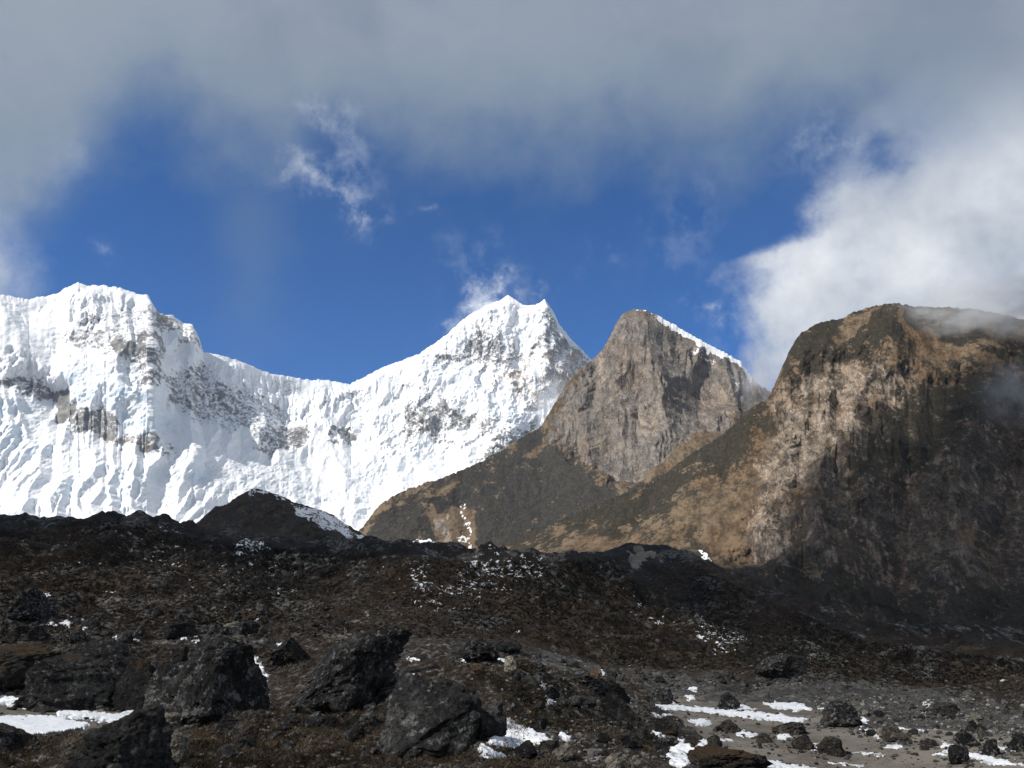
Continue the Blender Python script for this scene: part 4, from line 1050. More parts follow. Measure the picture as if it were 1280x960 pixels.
def boulder_at(x0, x1, ytop, ybase, kind, label, seed, depth_k=0.9, sub=5, sink=0.16, rot=0.0, **kw):
    """a boulder that fills the photo box x0..x1, ytop..ybase, standing on the ground seen under its base"""
    cx = (x0 + x1) / 2
    p, ok = hit([cx], [min(ybase, 972)]); p = p[0]; dp = depth(p)
    w = (x1 - x0) * dp / FPX; h = (ybase - ytop) * dp / FPX
    # step back by part of its own depth so that its front stands at the base line
    hd = p[:2] / np.hypot(*p[:2]); c2 = p[:2] + hd * w * depth_k * 0.30
    gz = min(float(ground_z(np.array([c2[0]]), np.array([c2[1]]))[0]), p[2] + 0.1 * h)
    me = rock_mesh('boulder', seed, sub, (w * 1.04, w * depth_k, h * (1 + sink) + (p[2] - gz)), **kw)
    o = link('boulder', me, RM[kind]); o.location = (c2[0], c2[1], gz - h * sink)
    o.rotation_euler = (0, 0, -math.atan2(p[0], p[1]) + rot)
    tag(o, label, 'boulder', None, 'large boulders on the moraine')
    BOXES.append((x0, x1, ytop, ybase))
    return o
BOXES = []
NAMED = [
 (20, 192, 803, 889, 'dark', 'wide dark cliff-like boulder behind the snow flat at the left', 3, dict(sub=6, depth_k=0.6, boxy=0.9, cuts=9, rough=0.13)),
 (140, 192, 826, 890, 'mossy', 'rust mossed boulder beside the snow drift, right of the wide dark boulder', 4, dict(sub=6, depth_k=0.7, rough=0.14)),
 (190, 334, 795, 903, 'dark', 'largest black block-shaped boulder, with a snow strip down its right side', 11, dict(sub=6, depth_k=0.75, boxy=1.0, cuts=10, rough=0.10)),
 (178, 244, 832, 902, 'lichen', 'grey sharp-edged boulder leaning on the left of the black block', 6, dict(sub=6, depth_k=0.6, boxy=0.7)),
 (194, 232, 806, 838, 'mossy', 'round mossy boulder perched above the grey sharp-edged boulder', 8, dict(sub=5)),
 (-45, 76, 808, 866, 'mossy', 'brown mossy boulder cut by the left edge, above the sand', 9, dict(sub=6, depth_k=0.7)),
 (84, 212, 893, 975, 'lichen', 'humped dark boulder with orange moss, in front of the snow flat', 12, dict(sub=6, depth_k=0.9, boxy=0.3, rough=0.13)),
 (-20, 43, 907, 940, 'dark', 'smooth grey block on the snow at the left edge', 13, dict(sub=5, boxy=1.0, cuts=6, rough=0.05)),
 (366, 514, 787, 889, 'dark', 'tall leaning slab of black layered rock on the mound', 14, dict(sub=6, depth_k=0.7, boxy=0.6, lean=0.55, strata=0.10, cuts=12)),
 (470, 602, 842, 944, 'lichen', 'pale-flecked grey boulder at the front of the mound', 27, dict(sub=6, depth_k=0.85, boxy=0.5, rough=0.11, cuts=13)),
 (586, 634, 876, 926, 'grey', 'flat-faced grey block touching the snow, right of the pale-flecked boulder', 16, dict(sub=5, boxy=0.9)),
 (198, 238, 918, 962, 'pale', 'tan upright stone in the grass right of the humped boulder', 17, dict(sub=5)),
 (568, 624, 797, 828, 'dark', 'black boulder on the brow of the mound between two snow patches', 18, dict(sub=5)),
 (616, 652, 799, 817, 'dark', 'low dark boulder just behind the brow of the mound', 19, dict(sub=5)),
 (630, 648, 821, 840, 'pale', 'tan pointed stone beside the snow on the brow of the mound', 20, dict(sub=4)),
 (588, 606, 830, 844, 'rust', 'rust coloured stone half sunk in the grass of the mound', 21, dict(sub=4)),
 (736, 752, 836, 850, 'rust', 'rust coloured boulder among grey rubble behind the mound', 22, dict(sub=4)),
 (708, 760, 844, 863, 'dark', 'long dark boulder on the rubble slope below the rust boulder', 23, dict(sub=5)),
 (750, 788, 850, 878, 'dark', 'steep dark boulder at the left end of the river snow', 24, dict(sub=5, boxy=.8)),
 (752, 806, 870, 904, 'dark', 'dark tilted slab above the river flat on the mound side', 25, dict(sub=5, lean=-0.3, boxy=.8)),
 (1026, 1077, 878, 909, 'dark', 'big dark rounded boulder standing beside the river flat', 26, dict(sub=6, depth_k=0.9)),
 (1105, 1136, 908, 928, 'brown', 'dark boulder amid pale stones right of the big river boulder', 28, dict(sub=5)),
 (1188, 1212, 934, 956, 'dark', 'small dark boulder on the lower right river snow', 29, dict(sub=5)),
 (884, 904, 921, 946, 'mossy', 'upright two-toned stone on the snow beside the sand', 30, dict(sub=5)),
 (855, 965, 942, 975, 'mossy', 'rusty mossed mound of rock at the bottom edge by the river', 31, dict(sub=6, boxy=0.2)),
 (818, 848, 896, 918, 'mossy', 'small rusty mossed boulder at the mound corner above the sand', 32, dict(sub=5)),
 (757, 778, 945, 968, 'pale', 'cream coloured stone at the bottom edge, left one of a touching pair', 33, dict(sub=5, boxy=0.2)),
 (772, 794, 946, 970, 'pale', 'cream coloured stone at the bottom edge, right one of a touching pair', 34, dict(sub=5, boxy=0.2)),
 (269, 308, 777, 788, 'pale', 'flat tan boulder on the heath above the black block', 35, dict(sub=5)),
 (338, 386, 798, 832, 'dark', 'dark boulder with a snow cap between the black block and the slab', 36, dict(sub=5)),
 (8, 68, 736, 778, 'dark', 'dark craggy outcrop on the slope at the left, snow at its foot', 37, dict(sub=6, boxy=.7)),
 (188, 232, 892, 908, 'pale', 'tan flat stone lying against the snow below the black block', 38, dict(sub=5, depth_k=.6)),
 (271, 301, 894, 911, 'lichen', 'white-topped stone in front of the black block', 39, dict(sub=5)),
 (893, 926, 902, 916, 'brown', 'grey brown boulder on the sand left of the river snow curl', 40, dict(sub=5)),
 (944, 967, 917, 929, 'brown', 'flat tan grey rock alone on the sand of the river flat', 41, dict(sub=5, depth_k=.6)),
 (990, 1018, 921, 937, 'brown', 'grey rock at the edge of the sand, right of the flat tan rock', 42, dict(sub=5)),
 (1022, 1056, 923, 944, 'brown', 'cluster-topped grey rock at the right end of the sand', 43, dict(sub=5)),
 (966, 1006, 903, 918, 'brown', 'dark low rock island in the middle of the river flat', 44, dict(sub=5)),
 (896, 926, 866, 887, 'dark', 'dark boulder at the far bank behind the river snow', 45, dict(sub=5)),
 (812, 842, 862, 882, 'dark', 'dark boulder at the far bank, left of the white snow point', 46, dict(sub=5)),
 (1170, 1200, 878, 894, 'grey', 'light grey slab lying on the stony bank at the right', 47, dict(sub=5)),
 (1195, 1225, 914, 934, 'dark', 'dark boulder with rusty top on the stony bank at the right', 48, dict(sub=5)),
 (1230, 1250, 925, 946, 'dark', 'dark boulder near the right edge above the river snow', 49, dict(sub=5)),
 (1262, 1300, 918, 940, 'dark', 'dark boulder cut by the right edge of the river bank', 50, dict(sub=5)),
 (944, 996, 818, 848, 'dark', 'long dark rock outcrop at the end of the snow streaked ridge', 51, dict(sub=6, boxy=.6, lean=.3)),
 (205, 245, 776, 798, 'dark', 'dark boulder on the slope just left of the flat tan boulder', 52, dict(sub=5)),
 (88, 116, 938, 966, 'grey', 'round grey stone in front of the humped boulder', 53, dict(sub=5, boxy=.1)),
 (150, 172, 938, 962, 'dark', 'round dark stone against the foot of the humped boulder', 54, dict(sub=5, boxy=.1)),
 (352, 372, 893, 906, 'grey', 'grey stone in the grass below the red heath', 55, dict(sub=4)),
 (446, 476, 888, 908, 'grey', 'rounded grey stone left of the pale-flecked boulder', 56, dict(sub=5)),
 (484, 508, 936, 952, 'grey', 'flat grey stone in the grass under the pale-flecked boulder', 57, dict(sub=4)),
 (640, 672, 928, 948, 'dark', 'dark stone at the lower edge of the big front snow patch', 58, dict(sub=5)),
 (672, 700, 926, 944, 'grey', 'grey stone at the right tip of the big front snow patch', 59, dict(sub=5)),
 (690, 716, 930, 950, 'pale', 'yellowish pitted stone right of the big front snow patch', 60, dict(sub=5)),
]
for (x0, x1, yt, yb, kind, lab, seed, kw) in NAMED:
    boulder_at(x0, x1, yt, yb, kind, lab, seed, **kw)

# ---- repeats: smaller boulders, copies of a few cut meshes
PROTO = [rock_mesh('boulder', 100 + k, 4, (1, 0.9, 0.75), cuts=10, rough=0.12, boxy=0.5) for k in range(8)]
for k, me in enumerate(PROTO): me.materials.append(RM['dark'])
REG = [  # region polygon, count, pixel sizes, kinds, label, group
 ([(0, 795), (330, 790), (330, 815), (0, 822)], 24, (8, 26), ['dark', 'dark', 'grey', 'mossy'], 'small dark boulder in the row of rocks above the snow flat', 'rocks above the snow flat'),
 ([(0, 765), (470, 760), (470, 795), (0, 795)], 40, (5, 17), ['dark', 'dark', 'grey'], 'little dark boulder strewn on the brown slope below the snowy hill', 'boulders on the brown left slope'),
 ([(640, 815), (760, 830), (840, 890), (860, 940), (720, 945), (640, 890)], 52, (7, 26), ['grey', 'lichen', 'dark', 'mossy'], 'small grey boulder in the rubble on the side of the mound', 'rubble boulders on the mound'),
 ([(690, 825), (850, 840), (1000, 855), (1000, 866), (820, 868), (700, 845)], 34, (4, 13), ['grey', 'dark', 'lichen'], 'small boulder on the rubble slope behind the river flat', 'boulders behind the river flat'),
 ([(1010, 870), (1290, 880), (1290, 945), (1180, 945), (1060, 915)], 56, (5, 16), ['brown', 'grey', 'brown', 'dark', 'pale', 'lichen'], 'small boulder on the stony bank right of the sand', 'stones of the right river bank'),
 ([(250, 900), (480, 885), (640, 950), (560, 962), (250, 962)], 30, (8, 34), ['lichen', 'lichen', 'mossy', 'dark'], 'small stone in the dead grass of the near mound', 'stones in the near grass'),
]
rs = np.random.RandomState(99)
for poly, n, (slo, shi), kinds, lab, grp in REG:
    q = np.array(poly, float); lo, hi = q.min(0), q.max(0); pts = []
    while len(pts) < n:
        c = lo + (hi - lo) * rs.rand(400, 2)
        c = c[poly_sd(c[:, 0], c[:, 1], poly) > 0]
        for x, y in c:
            if any(a - 1 < x < b + 1 and e - 1 < y < f - 1 for a, b, e, f in BOXES): continue
            pts.append((x, y))
            if len(pts) >= n: break
    pts = np.array(pts); P_, ok = hit(pts[:, 0], pts[:, 1])
    for p, good in zip(P_, ok):
        if not good: continue
        w = (slo + (shi - slo) * rs.rand() ** 2.2) * depth(p) / FPX
        base = bpy.data.objects.new('boulder', PROTO[rs.randint(8)]); COL.objects.link(base)
        base.location = (p[0], p[1], p[2] - 0.16 * w); base.rotation_euler = (rs.uniform(-.25, .25), rs.uniform(-.25, .25), rs.uniform(0, 6.28))
        base.scale = (w * rs.uniform(.85, 1.2), w * rs.uniform(.8, 1.1), w * rs.uniform(.75, 1.25))
        base.material_slots[0].link = 'OBJECT'; base.material_slots[0].material = RM[kinds[rs.randint(len(kinds))]]
        tag(base, lab, 'boulder', None, grp)

# =====================================================================
# uncountable small stuff: stones, dead grass, low heath
# =====================================================================
def sample(poly, n, seed):
    r_ = np.random.RandomState(seed); q = np.array(poly, float); lo, hi = q.min(0), q.max(0)
    c = lo + (hi - lo) * r_.rand(n * 3, 2); c = c[poly_sd(c[:, 0], c[:, 1], poly) > 0][:n]
    p, ok = hit(c[:, 0], c[:, 1]); return p[ok], c[ok]
def stones():
    rs = np.random.RandomState(5); VV, FF, TT = [], [], []; base = 0
    protos = []
    for k in range(6):
        V, F = _ICO[2]; V = V.copy()
        for _ in range(8):
            n = rs.normal(size=3); n /= np.linalg.norm(n); dd = np.maximum(V @ n - rs.uniform(.45, .8), 0); V = V - dd[:, None] * n * 0.95
        protos.append(V * (1 + 0.10 * fbm(V * 2 + k * 5, 3, 0.5, k))[:, None])
    F = _ICO[2][1]
    for poly, n, lo, hi, tone in [
        ([(-10, 890), (1290, 890), (1290, 962), (-10, 962)], 2600, 1.0, 6.5, 0.35), ([(640, 815), (770, 830), (850, 900), (870, 955), (700, 955), (620, 890)], 1500, 1.2, 5.5, 0.45),
        ([(690, 815), (1000, 850), (1290, 865), (1290, 885), (820, 875), (720, 850)], 1500, 1.0, 4.0, 0.40), ([(1000, 868), (1300, 876), (1300, 955), (1180, 950), (1050, 915)], 1700, 1.2, 6.0, 0.60),
        ([(0, 785), (340, 785), (340, 822), (0, 822)], 900, 1.2, 5.0, 0.3), ([(0, 740), (700, 740), (760, 800), (0, 800)], 2200, 1.0, 4.5, 0.3), ([(0, 700), (420, 705), (640, 760), (620, 795), (0, 795)], 900, 2.0, 7.0, 0.12), ([(700, 790), (900, 800), (1280, 850), (1280, 870), (800, 850)], 600, 2.0, 7.0, 0.2), ([(0, 668), (480, 700), (900, 740), (1290, 835), (1290, 865), (760, 800), (0, 745)], 3000, 0.8, 3.0, 0.35), ([(240, 890), (640, 880), (640, 962), (240, 962)], 1000, 1.2, 5.5, 0.4)]:
        P_, c = sample(poly, n, rs.randint(9999))
        for p in P_:
            s = (lo + (hi - lo) * rs.rand() ** 3) * depth(p) / FPX * 0.6
            a = rs.rand() * 6.28; ca, sa = math.cos(a), math.sin(a); V = protos[rs.randint(6)] * (s * rs.uniform(.8, 1.3), s * rs.uniform(.7, 1.1), s * rs.uniform(.5, .9))
            V = np.stack([V[:, 0] * ca - V[:, 1] * sa, V[:, 0] * sa + V[:, 1] * ca, V[:, 2]], -1) + (p[0], p[1], p[2] + s * 0.2)
            VV.append(V); FF.append(F + base); base += len(V); TT.append(np.full(len(V), np.clip(rs.rand() * 0.75 + tone - 0.25, 0, 1)))
    for (x0, x1, yt, yb) in BOXES:
        n = int(14 + (x1 - x0) * 0.6); xs = rs.uniform(x0 - 6, x1 + 6, n); ys = yb + rs.normal(size=n) * 4 + 1 - 0.10 * (yb - yt)
        P_, ok = hit(xs, np.minimum(ys, 965))
        for p in P_[ok]:
            s = (1.2 + 0.05 * min(x1 - x0, 120) + 4.5 * rs.rand() ** 2.5) * depth(p) / FPX * 0.6
            a = rs.rand() * 6.28; ca, sa = math.cos(a), math.sin(a); V = protos[rs.randint(6)] * (s * rs.uniform(.8, 1.3), s * rs.uniform(.7, 1.1), s * rs.uniform(.5, .9))
            V = np.stack([V[:, 0] * ca - V[:, 1] * sa, V[:, 0] * sa + V[:, 1] * ca, V[:, 2]], -1) + (p[0], p[1], p[2] + s * 0.1)
            VV.append(V); FF.append(F + base); base += len(V); TT.append(np.full(len(V), np.clip(rs.rand() * 0.7, 0, 1)))
    me = mesh_np('stones', np.concatenate(VV), np.concatenate(FF), False, {'tone': np.concatenate(TT)})
    m, t = material('small_stone'); P = t.new('ShaderNodeNewGeometry').outputs['Position']
    c = t.ramp(t.attr('tone'), [(0.0, (0.018, 0.018, 0.018)), (0.45, (0.06, 0.058, 0.055)), (0.8, (0.16, 0.15, 0.14)), (1.0, (0.38, 0.36, 0.32))])
    c = t.mix(t.ss(t.noise(P, 8, 5, 0.7), 0.35, 0.7), t.mix(1, c, (.5, .5, .5), 'MULTIPLY'), c)
    finish(t, c, 0.9, t.bump(t.noise(P, 14, 5, 0.7), 0.6, 0.03), 0.2)
    tag(link('stones', me, m), 'loose small stones strewn over the moraine', None, 'stuff')
stones()

def ribbons(name, label, specs, cols, seed):
    """thin blades or leaf scraps, all in one mesh"""
    rs = np.random.RandomState(seed); VV, TT = [], []
    for poly, n, blades, hpx, wpx, spread, maxh in specs:
        P_, c = sample(poly, n, rs.randint(9999))
        drift = 0.35 + 0.8 * fbm(P_ * (1, 1, 0) / (0.12 * np.hypot(P_[:, 0], P_[:, 1]) + 3)[:, None], 3, 0.6, 17)
        for ip, p in enumerate(P_):
            if 784 < c[ip, 0] < 812 and 698 < c[ip, 1] < 726: continue      # the bare scar
            k = depth(p) / FPX; h0 = min(hpx * k * rs.uniform(.5, 1.6), maxh); w0 = wpx * k
            tn = float(np.clip(0.5 * rs.rand() + drift[ip], 0, 1))
            m = blades; a = rs.rand(m) * 6.28; rr = np.sqrt(rs.rand(m)) * spread * h0
            bx, by = p[0] + rr * np.cos(a), p[1] + rr * np.sin(a); bz = ground_z(bx, by) - 0.1 * h0
            d = rs.normal(size=(m, 3)) * (0.55, 0.55, 0.25) + (0, 0, 0.9); d /= np.linalg.norm(d, axis=1)[:, None]
            hh = h0 * rs.uniform(.5, 1.1, m); sd = np.cross(d, rs.normal(size=(m, 3))); sd /= np.linalg.norm(sd, axis=1)[:, None]; sd *= w0 / 2
            b = np.stack([bx, by, bz], -1); mid = b + d * (hh * .55)[:, None]; tip = b + d * hh[:, None] + np.stack([d[:, 0], d[:, 1], -0.3 * np.ones(m)], -1) * (hh * .25)[:, None]
            VV.append(np.stack([b - sd, b + sd, mid + sd * .8, tip, mid - sd * .8], 1).reshape(-1, 3)); TT.append(np.repeat(np.clip(tn * .7 + rs.rand(m) * .3, 0, 1), 5))
    V = np.concatenate(VV); n = len(V) // 5; F = np.arange(n * 5).reshape(n, 5)
    me = mesh_np(name, V, F, False, {'tone': np.concatenate(TT)})
    mm, t = material(name + '_blades'); c = t.ramp(t.attr('tone'), cols)
    finish(t, c, 0.9, None, 0.1)
    tag(link(name, me, mm), label, None, 'stuff')
ribbons('grass', 'dead brown grass tufts on the near mound', [
    ([(240, 895), (420, 880), (640, 890), (700, 962), (240, 962)], 1500, 22, 7.0, 0.55, .6, .40), ([(500, 825), (640, 820), (740, 860), (850, 950), (640, 900)], 900, 16, 5, 0.5, .7, .5),
    ([(-10, 925), (260, 925), (260, 962), (-10, 962)], 450, 20, 7, 0.55, .6, .4), ([(360, 790), (430, 800), (400, 870), (340, 890)], 220, 16, 5, .5, .8, .6)],
    [(0.0, (0.010, 0.008, 0.006)), (0.45, (0.032, 0.024, 0.016)), (0.8, (0.075, 0.056, 0.036)), (1.0, (0.17, 0.135, 0.09))], 61)
ribbons('heath', 'low dark heath shrubs covering the moraine slopes', [
    ([(0, 664), (80, 656), (150, 650), (200, 664), (300, 684), (480, 695), (620, 705), (760, 700), (870, 708), (960, 750), (1080, 802), (1290, 828), (1290, 866), (1000, 850), (760, 830), (660, 800), (480, 795), (0, 790)], 15000, 12, 2.6, 0.9, 0.8, 4.0),
    ([(640, 830), (800, 850), (860, 945), (640, 900)], 500, 26, 4, 0.8, 1, .8), ([(0, 790), (340, 790), (340, 830), (0, 830)], 500, 26, 4, 0.8, 1, 1.2), ([(240, 890), (640, 880), (640, 962), (240, 962)], 450, 30, 5, .8, 1, .5)],
    [(0.0, (0.004, 0.005, 0.004)), (0.35, (0.012, 0.012, 0.009)), (0.65, (0.034, 0.024, 0.017)), (1.0, (0.090, 0.066, 0.045))], 62)

# =====================================================================
# leftover snow patches
# =====================================================================
def snow_patch_material():
    m, t = material('old_snow'); P = t.new('ShaderNodeNewGeometry').outputs['Position']
    n = t.noise(t.mapping(P, (1, 2.2, 1), (0, 0, 0.5)), 2.2, 6, 0.6)
    dirt = t.ss(t.m('SUBTRACT', t.noise(P, 2.2, 8, 0.75), t.m('MULTIPLY', t.attr('deep'), 0.17)), 0.44, 0.60)
    c = t.mix(t.m('MULTIPLY', dirt, 0.75), (0.80, 0.825, 0.86), (0.20, 0.185, 0.17))
    finish(t, c, 0.8, t.bump(t.m('ADD', n, t.m('MULTIPLY', t.noise(P, 9, 4, 0.6), 0.3)), 0.9, 0.16), 0.25); return m
M_SNOW = snow_patch_material()
def snow_patch(poly, label, thick=0.07, step=1.1, rag=2.6):
    q = np.array(poly, float); lo, hi = q.min(0) - 4, q.max(0) + 4
    nx, ny = max(5, int((hi[0] - lo[0]) / step) + 1), max(5, int((hi[1] - lo[1]) / (step * 0.6)) + 1)
    X, Y = np.meshgrid(np.linspace(lo[0], hi[0], nx), np.linspace(lo[1], hi[1], ny))
    nq = np.stack([X / 9, Y / 4, X * 0], -1)
    sd = poly_sd(X + fbm(nq, 4, .6, 71) * rag * 2, Y + fbm(nq, 4, .6, 77) * rag, poly)
    p, ok = hit(X.ravel(), Y.ravel()); ok = ok.reshape(X.shape); p = p.reshape(ny, nx, 3)
    rr = np.hypot(p[..., 0], p[..., 1]); k = np.clip(rr / 40, 0.5, 1.7)
    p[..., 2] += np.where(sd > 0, 0.02 + thick * sstep(sd, 0, 4), -0.12) * k
    F = grid_faces(ny, nx, True); sdf = sd.ravel()[F]; rf = rr.ravel()[F]
    keep = (sdf.max(1) > 0) & ok.ravel()[F].all(1) & (rf.max(1) < rf.min(1) * 1.16)
    F = F[keep]
    if len(F) == 0: print('EMPTY snow patch', label); return
    lab = np.arange(nx * ny)
    while True:
        mn = lab[F].min(1); new = lab.copy()
        for c in range(4): np.minimum.at(new, F[:, c], mn)
        if (new == lab).all(): break
        lab = new
    fl = lab[F[:, 0]]; u, cnt = np.unique(fl, return_counts=True); F = F[fl == u[cnt.argmax()]]
    used = np.unique(F); rm = np.zeros(ny * nx, int); rm[used] = np.arange(len(used))
    o = link('snow_patch', mesh_np('snow_patch', p.reshape(-1, 3)[used], rm[F], True, {'deep': sstep(sd, 0, 5).ravel()[used]}), M_SNOW)
    so = o.modifiers.new('thickness', 'SOLIDIFY'); so.thickness = 0.06; so.offset = -1
    tag(o, label, 'snow patch', None, 'leftover snow patches')
def ell(x, y, a, b, rot=0): return [(x + a * math.cos(k) * math.cos(rot) - b * math.sin(k) * math.sin(rot), y + a * math.cos(k) * math.sin(rot) + b * math.sin(k) * math.cos(rot)) for k in np.linspace(0, 6.28, 11)[:-1]]
for poly, lab in [
 ([(-30, 896), (60, 894), (114, 904), (100, 918), (60, 934), (42, 930), (-30, 930)], 'broad rippled snow sheet on the flat at the lower left'),
 ([(-30, 864), (20, 872), (48, 883), (40, 887), (-30, 879)], 'narrow snow band entering at the left edge above the sand'),
 ([(70, 886), (140, 892), (180, 892), (215, 906), (256, 912), (250, 921), (200, 914), (150, 906), (110, 900), (70, 897)], 'long snow band curving along the foot of the dark boulders'),
 ([(143, 894), (165, 883), (184, 869), (206, 869), (211, 876), (196, 880), (202, 894), (180, 899)], 'white snow drift heaped between the mossy and grey boulders'),
 ([(314, 818), (320, 820), (334, 845), (333, 865), (339, 873), (326, 889), (321, 886), (327, 868), (325, 850)], 'thin upright snow strip on the right side of the black block'),
 ([(362, 819), (369, 811), (376, 815), (373, 824), (362, 826)], 'small snow patch on the dark boulder between block and slab'),
 (ell(350, 806, 6, 2), 'tiny snow fleck above the dark boulder between block and slab'),
 ([(498, 860), (507, 841), (526, 844), (519, 851)], 'triangular snow patch between the black slab and pale-flecked boulder'),
 (ell(517, 824, 6, 3), 'small snow fleck at the top right of the black slab'),
 ([(571, 822), (578, 820), (585, 829), (580, 830)], 'slanting snow patch left of the black boulder on the brow'),
 ([(618, 820), (636, 825), (634, 830), (624, 829)], 'slanting snow patch right of the black boulder on the brow'),
 ([(670, 846), (682, 857), (691, 869), (702, 881), (684, 881), (680, 862)], 'tapering snow patch on the rubble right of the mound crest'),
 ([(629, 894), (650, 906), (680, 919), (699, 930), (655, 933), (620, 937), (598, 922), (628, 917)], 'large white snow patch at the front of the mound'),
 ([(596, 925), (615, 937), (634, 946), (625, 950), (600, 946)], 'smaller snow wedge just below the large front snow patch'),
 ([(699, 913), (708, 917), (717, 927), (701, 927)], 'little snow wedge right of the large front snow patch'),
 ([(830, 940), (850, 930), (845, 921), (861, 930), (877, 942), (862, 955), (850, 962), (836, 953)], 'bright snow patch on the mound corner above the rusty rock'),
 ([(815, 911), (833, 920), (827, 923), (814, 917)], 'small snow patch below the rusty boulder on the mound corner'),
 ([(788, 879), (830, 880), (900, 886), (960, 891), (1012, 899), (1000, 905), (940, 899), (860, 889), (800, 886)], 'long snow covered stream across the far side of the river flat'),
 ([(810, 890), (839, 893), (835, 899), (818, 897)], 'short snow strip in front of the long snow covered stream'),
 ([(818, 879), (829, 869), (847, 880)], 'pointed white snow heap at the far bank of the river'),
 ([(904, 877), (915, 877), (947, 886), (925, 889), (908, 885)], 'snow wedge right of the dark boulder at the far bank'),
 ([(950, 878), (1000, 879), (1017, 886), (1000, 890), (960, 884)], 'faint flat snow strip on the stony far bank'),
 ([(920, 910), (930, 914), (950, 919), (935, 924), (921, 918)], 'curled snow patch beside the grey brown boulder on the sand'),
 (ell(980, 921, 11, 4), 'oval snow patch on the sand under the dark rock island'),
 ([(1005, 937), (1026, 927), (1023, 937)], 'small snow wedge at the right end of the sand'),
 ([(905, 941), (940, 947), (1000, 957), (1042, 963), (1000, 966), (940, 956)], 'long snow band along the bottom of the river flat'),
 ([(858, 900), (880, 897), (894, 907), (875, 909)], 'snow patch on the gravel bar left of the grey brown boulder'),
 ([(873, 925), (891, 925), (897, 946), (880, 946), (871, 936)], 'snow patch under the upright two-toned stone'),
 ([(1073, 896), (1086, 897), (1084, 909), (1070, 911)], 'bright snow patch against the right side of the big river boulder'),
 ([(1070, 911), (1104, 914), (1102, 925), (1085, 917)], 'ragged snow among stones right of the big river boulder'),
 ([(1170, 924), (1197, 934), (1192, 945), (1158, 943), (1184, 938)], 'angular snow patch left of the small dark boulder at lower right'),
 ([(1208, 939), (1260, 951), (1290, 957), (1240, 957), (1206, 946)], 'thin snow band running to the right edge of the river bank'),
 (ell(930, 893, 26, 1.6, .08), 'thin snow streak across the sand in front of the long snow covered stream'),
 (ell(1060, 956, 26, 1.8, .10), 'thin snow streak at the bottom edge right of the long bottom snow band'),
 (ell(1040, 886, 20, 1.6, .05), 'thin snow streak behind the big river boulder'),
 (ell(1140, 912, 24, 1.8, .12), 'thin snow streak among the stones in the middle of the right bank'),
 (ell(1250, 936, 22, 1.8, .15), 'thin snow streak near the right edge above the river snow band'),
 (ell(905, 925, 12, 1.8, .1), 'short snow streak right of the upright two-toned stone'),
 (ell(1085, 942, 22, 1.6, .1), 'thin snow streak on the sand left of the angular snow patch'),
 (ell(1118, 934, 14, 2), 'thin snow streak below the dark boulder amid pale stones'),
 ([(56, 781), (62, 773), (73, 781), (66, 784)], 'left one of two snow scraps under the left outcrop'),
 ([(73, 780), (82, 774), (92, 779), (86, 785)], 'right one of two snow scraps under the left outcrop'),
 ([(167, 797), (178, 795), (182, 800), (170, 802)], 'oval snow patch on the rocks above the wide dark boulder'),
 ([(54, 744), (62, 738), (65, 748), (56, 751)], 'small snow cap on the left outcrop'),
 (ell(19, 795, 5, 3, .6), 'snow fleck on the slope near the left edge'),
 (ell(105, 786, 5, 2.5, -.4), 'snow fleck right of the two scraps under the outcrop'),
 (ell(146, 796, 5, 2.2), 'snow fleck left of the oval patch above the wide boulder'),
 (ell(222, 789, 5, 4, .5), 'upper snow fleck left of the flat tan boulder'), (ell(229, 798, 4, 3), 'lower snow fleck left of the flat tan boulder'),
 (ell(245, 800, 3, 6), 'upright snow fleck over the top left of the black block'), (ell(866, 861, 6, 4), 'round white snow patch above the far bank'),
 (ell(863, 872, 5, 4, -.5), 'snow scrap just under the round white patch'), (ell(753, 842, 3, 6, -.7), 'thin slanting snow streak beside the rust boulder in rubble'),
 (ell(1157, 881, 2.5, 5, -.6), 'thin slanting snow streak on the stony bank'), (ell(1252, 849, 3, 2.5), 'lone white snow fleck on the slope at the right'),
 (ell(178, 948, 9, 7, .6), 'snow beside the round dark stone in front of the humped boulder'), (ell(648, 789, 4, 2), 'lone snow fleck on the heath behind the mound'),
]:
    snow_patch(poly, lab)

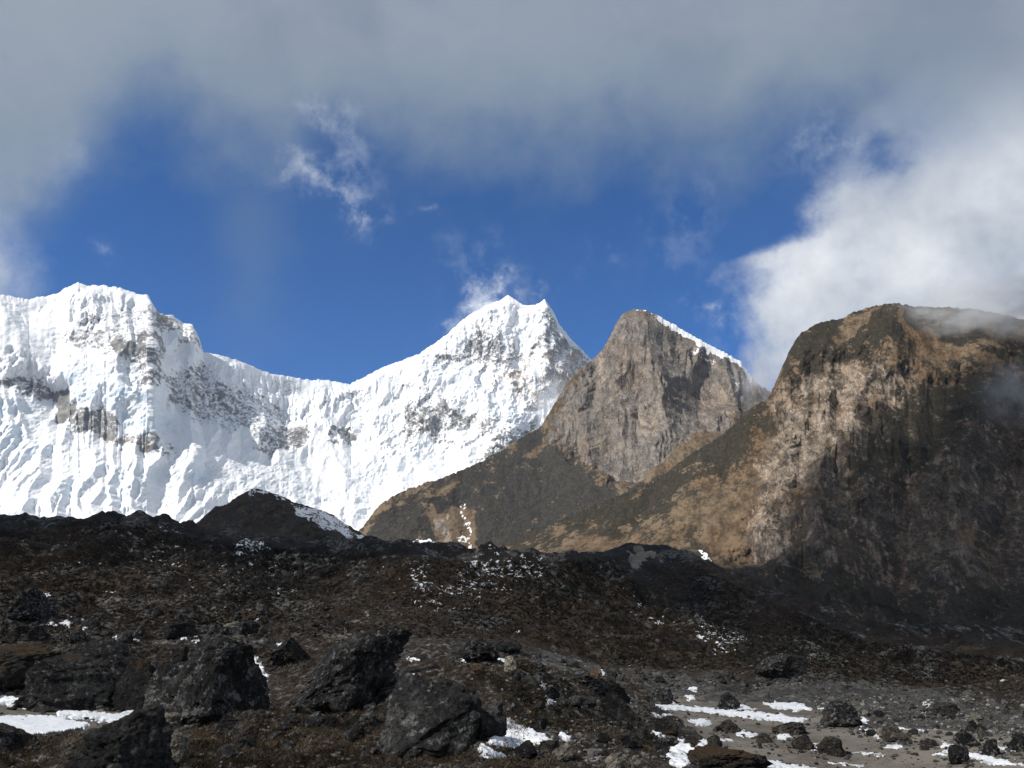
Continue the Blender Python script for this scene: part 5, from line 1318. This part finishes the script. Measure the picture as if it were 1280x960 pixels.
# =====================================================================
# mist lying on the mountains
# =====================================================================
def mist(px, py, r, wx, hy, dx, dens, label, seed, nscale=2.2, squash=1.0):
    c = pt(px, py, r); k = float(depth(c)) / FPX
    V, F = _ICO[4]; V = V * (1 + 0.22 * fbm(V * 1.3 + seed, 4, 0.5, seed))[:, None]
    me = mesh_np('mist', V, F); m, t = material('mist_vapour')
    O = t.new('ShaderNodeTexCoord').outputs['Object']
    ln = t.vm('LENGTH', O); 
    l = t.new('ShaderNodeVectorMath', operation='LENGTH'); t.l.new(O, l.inputs[0])
    fall = t.ss(l.outputs['Value'], 0.88, 0.25)
    ns = t.noise(t.vm('ADD', O, (seed * 3.1, 0, 0)), nscale, 4, 0.6)
    d = t.m('MULTIPLY', t.m('MULTIPLY', fall, t.ss(ns, 0.38, 0.68)), dens)
    v = t.new('ShaderNodeVolumePrincipled'); v.inputs['Color'].default_value = (0.96, 0.975, 1, 1); t.put(v.inputs['Density'], d); v.inputs['Anisotropy'].default_value = 0.2
    o = t.new('ShaderNodeOutputMaterial'); t.l.new(v.outputs[0], o.inputs['Volume'])
    o = link('mist', me, m); o.location = c; o.scale = (wx * k, dx, hy * k); o.rotation_euler = (0, 0, -math.atan2(c[0], c[1]))
    tag(o, label, None, 'stuff')
mist(1240, 385, 2150, 160, 60, 190, 0.020, 'thin mist drifting across the summit of the cliff mountain', 1, 3.4)
mist(1275, 490, 1800, 70, 62, 130, 0.0060, 'faint mist in front of the right side of the cliff mountain', 2)
mist(945, 470, 2700, 42, 60, 160, 0.010, 'mist in the notch behind the cliff mountain', 3)
mist(130, 622, 5600, 180, 42, 300, 0.0100, 'low mist in front of the left snow slopes', 4)
mist(535, 590, 6300, 80, 34, 250, 0.0050, 'grey mist patch on the lower snow slopes', 5)
mist(690, 505, 7200, 40, 50, 250, 0.0055, 'mist in the hollow under the sharp summit', 6)
mist(606, 384, 8900, 46, 16, 200, 0.0120, 'blowing snow plume on the sharp summit', 7, 4.0)

# =====================================================================
# the air between the viewer and the far mountains
# =====================================================================
def haze():
    bm = bmesh.new(); bmesh.ops.create_cube(bm, size=1); me = bpy.data.meshes.new('haze'); bm.to_mesh(me); bm.free()
    m, t = material('air')
    v = t.new('ShaderNodeVolumePrincipled'); v.inputs['Color'].default_value = (0.55, 0.74, 1, 1); v.inputs['Density'].default_value = 1.2e-5; v.inputs['Anisotropy'].default_value = 0.0
    o = t.new('ShaderNodeOutputMaterial'); t.l.new(v.outputs[0], o.inputs['Volume'])
    ob = link('haze', me, m); ob.scale = (90000, 90000, 4411); ob.location = (0, 0, -261 + 2205.5)
    tag(ob, 'thin blue air between the viewer and the far mountains', None, 'stuff')
haze()
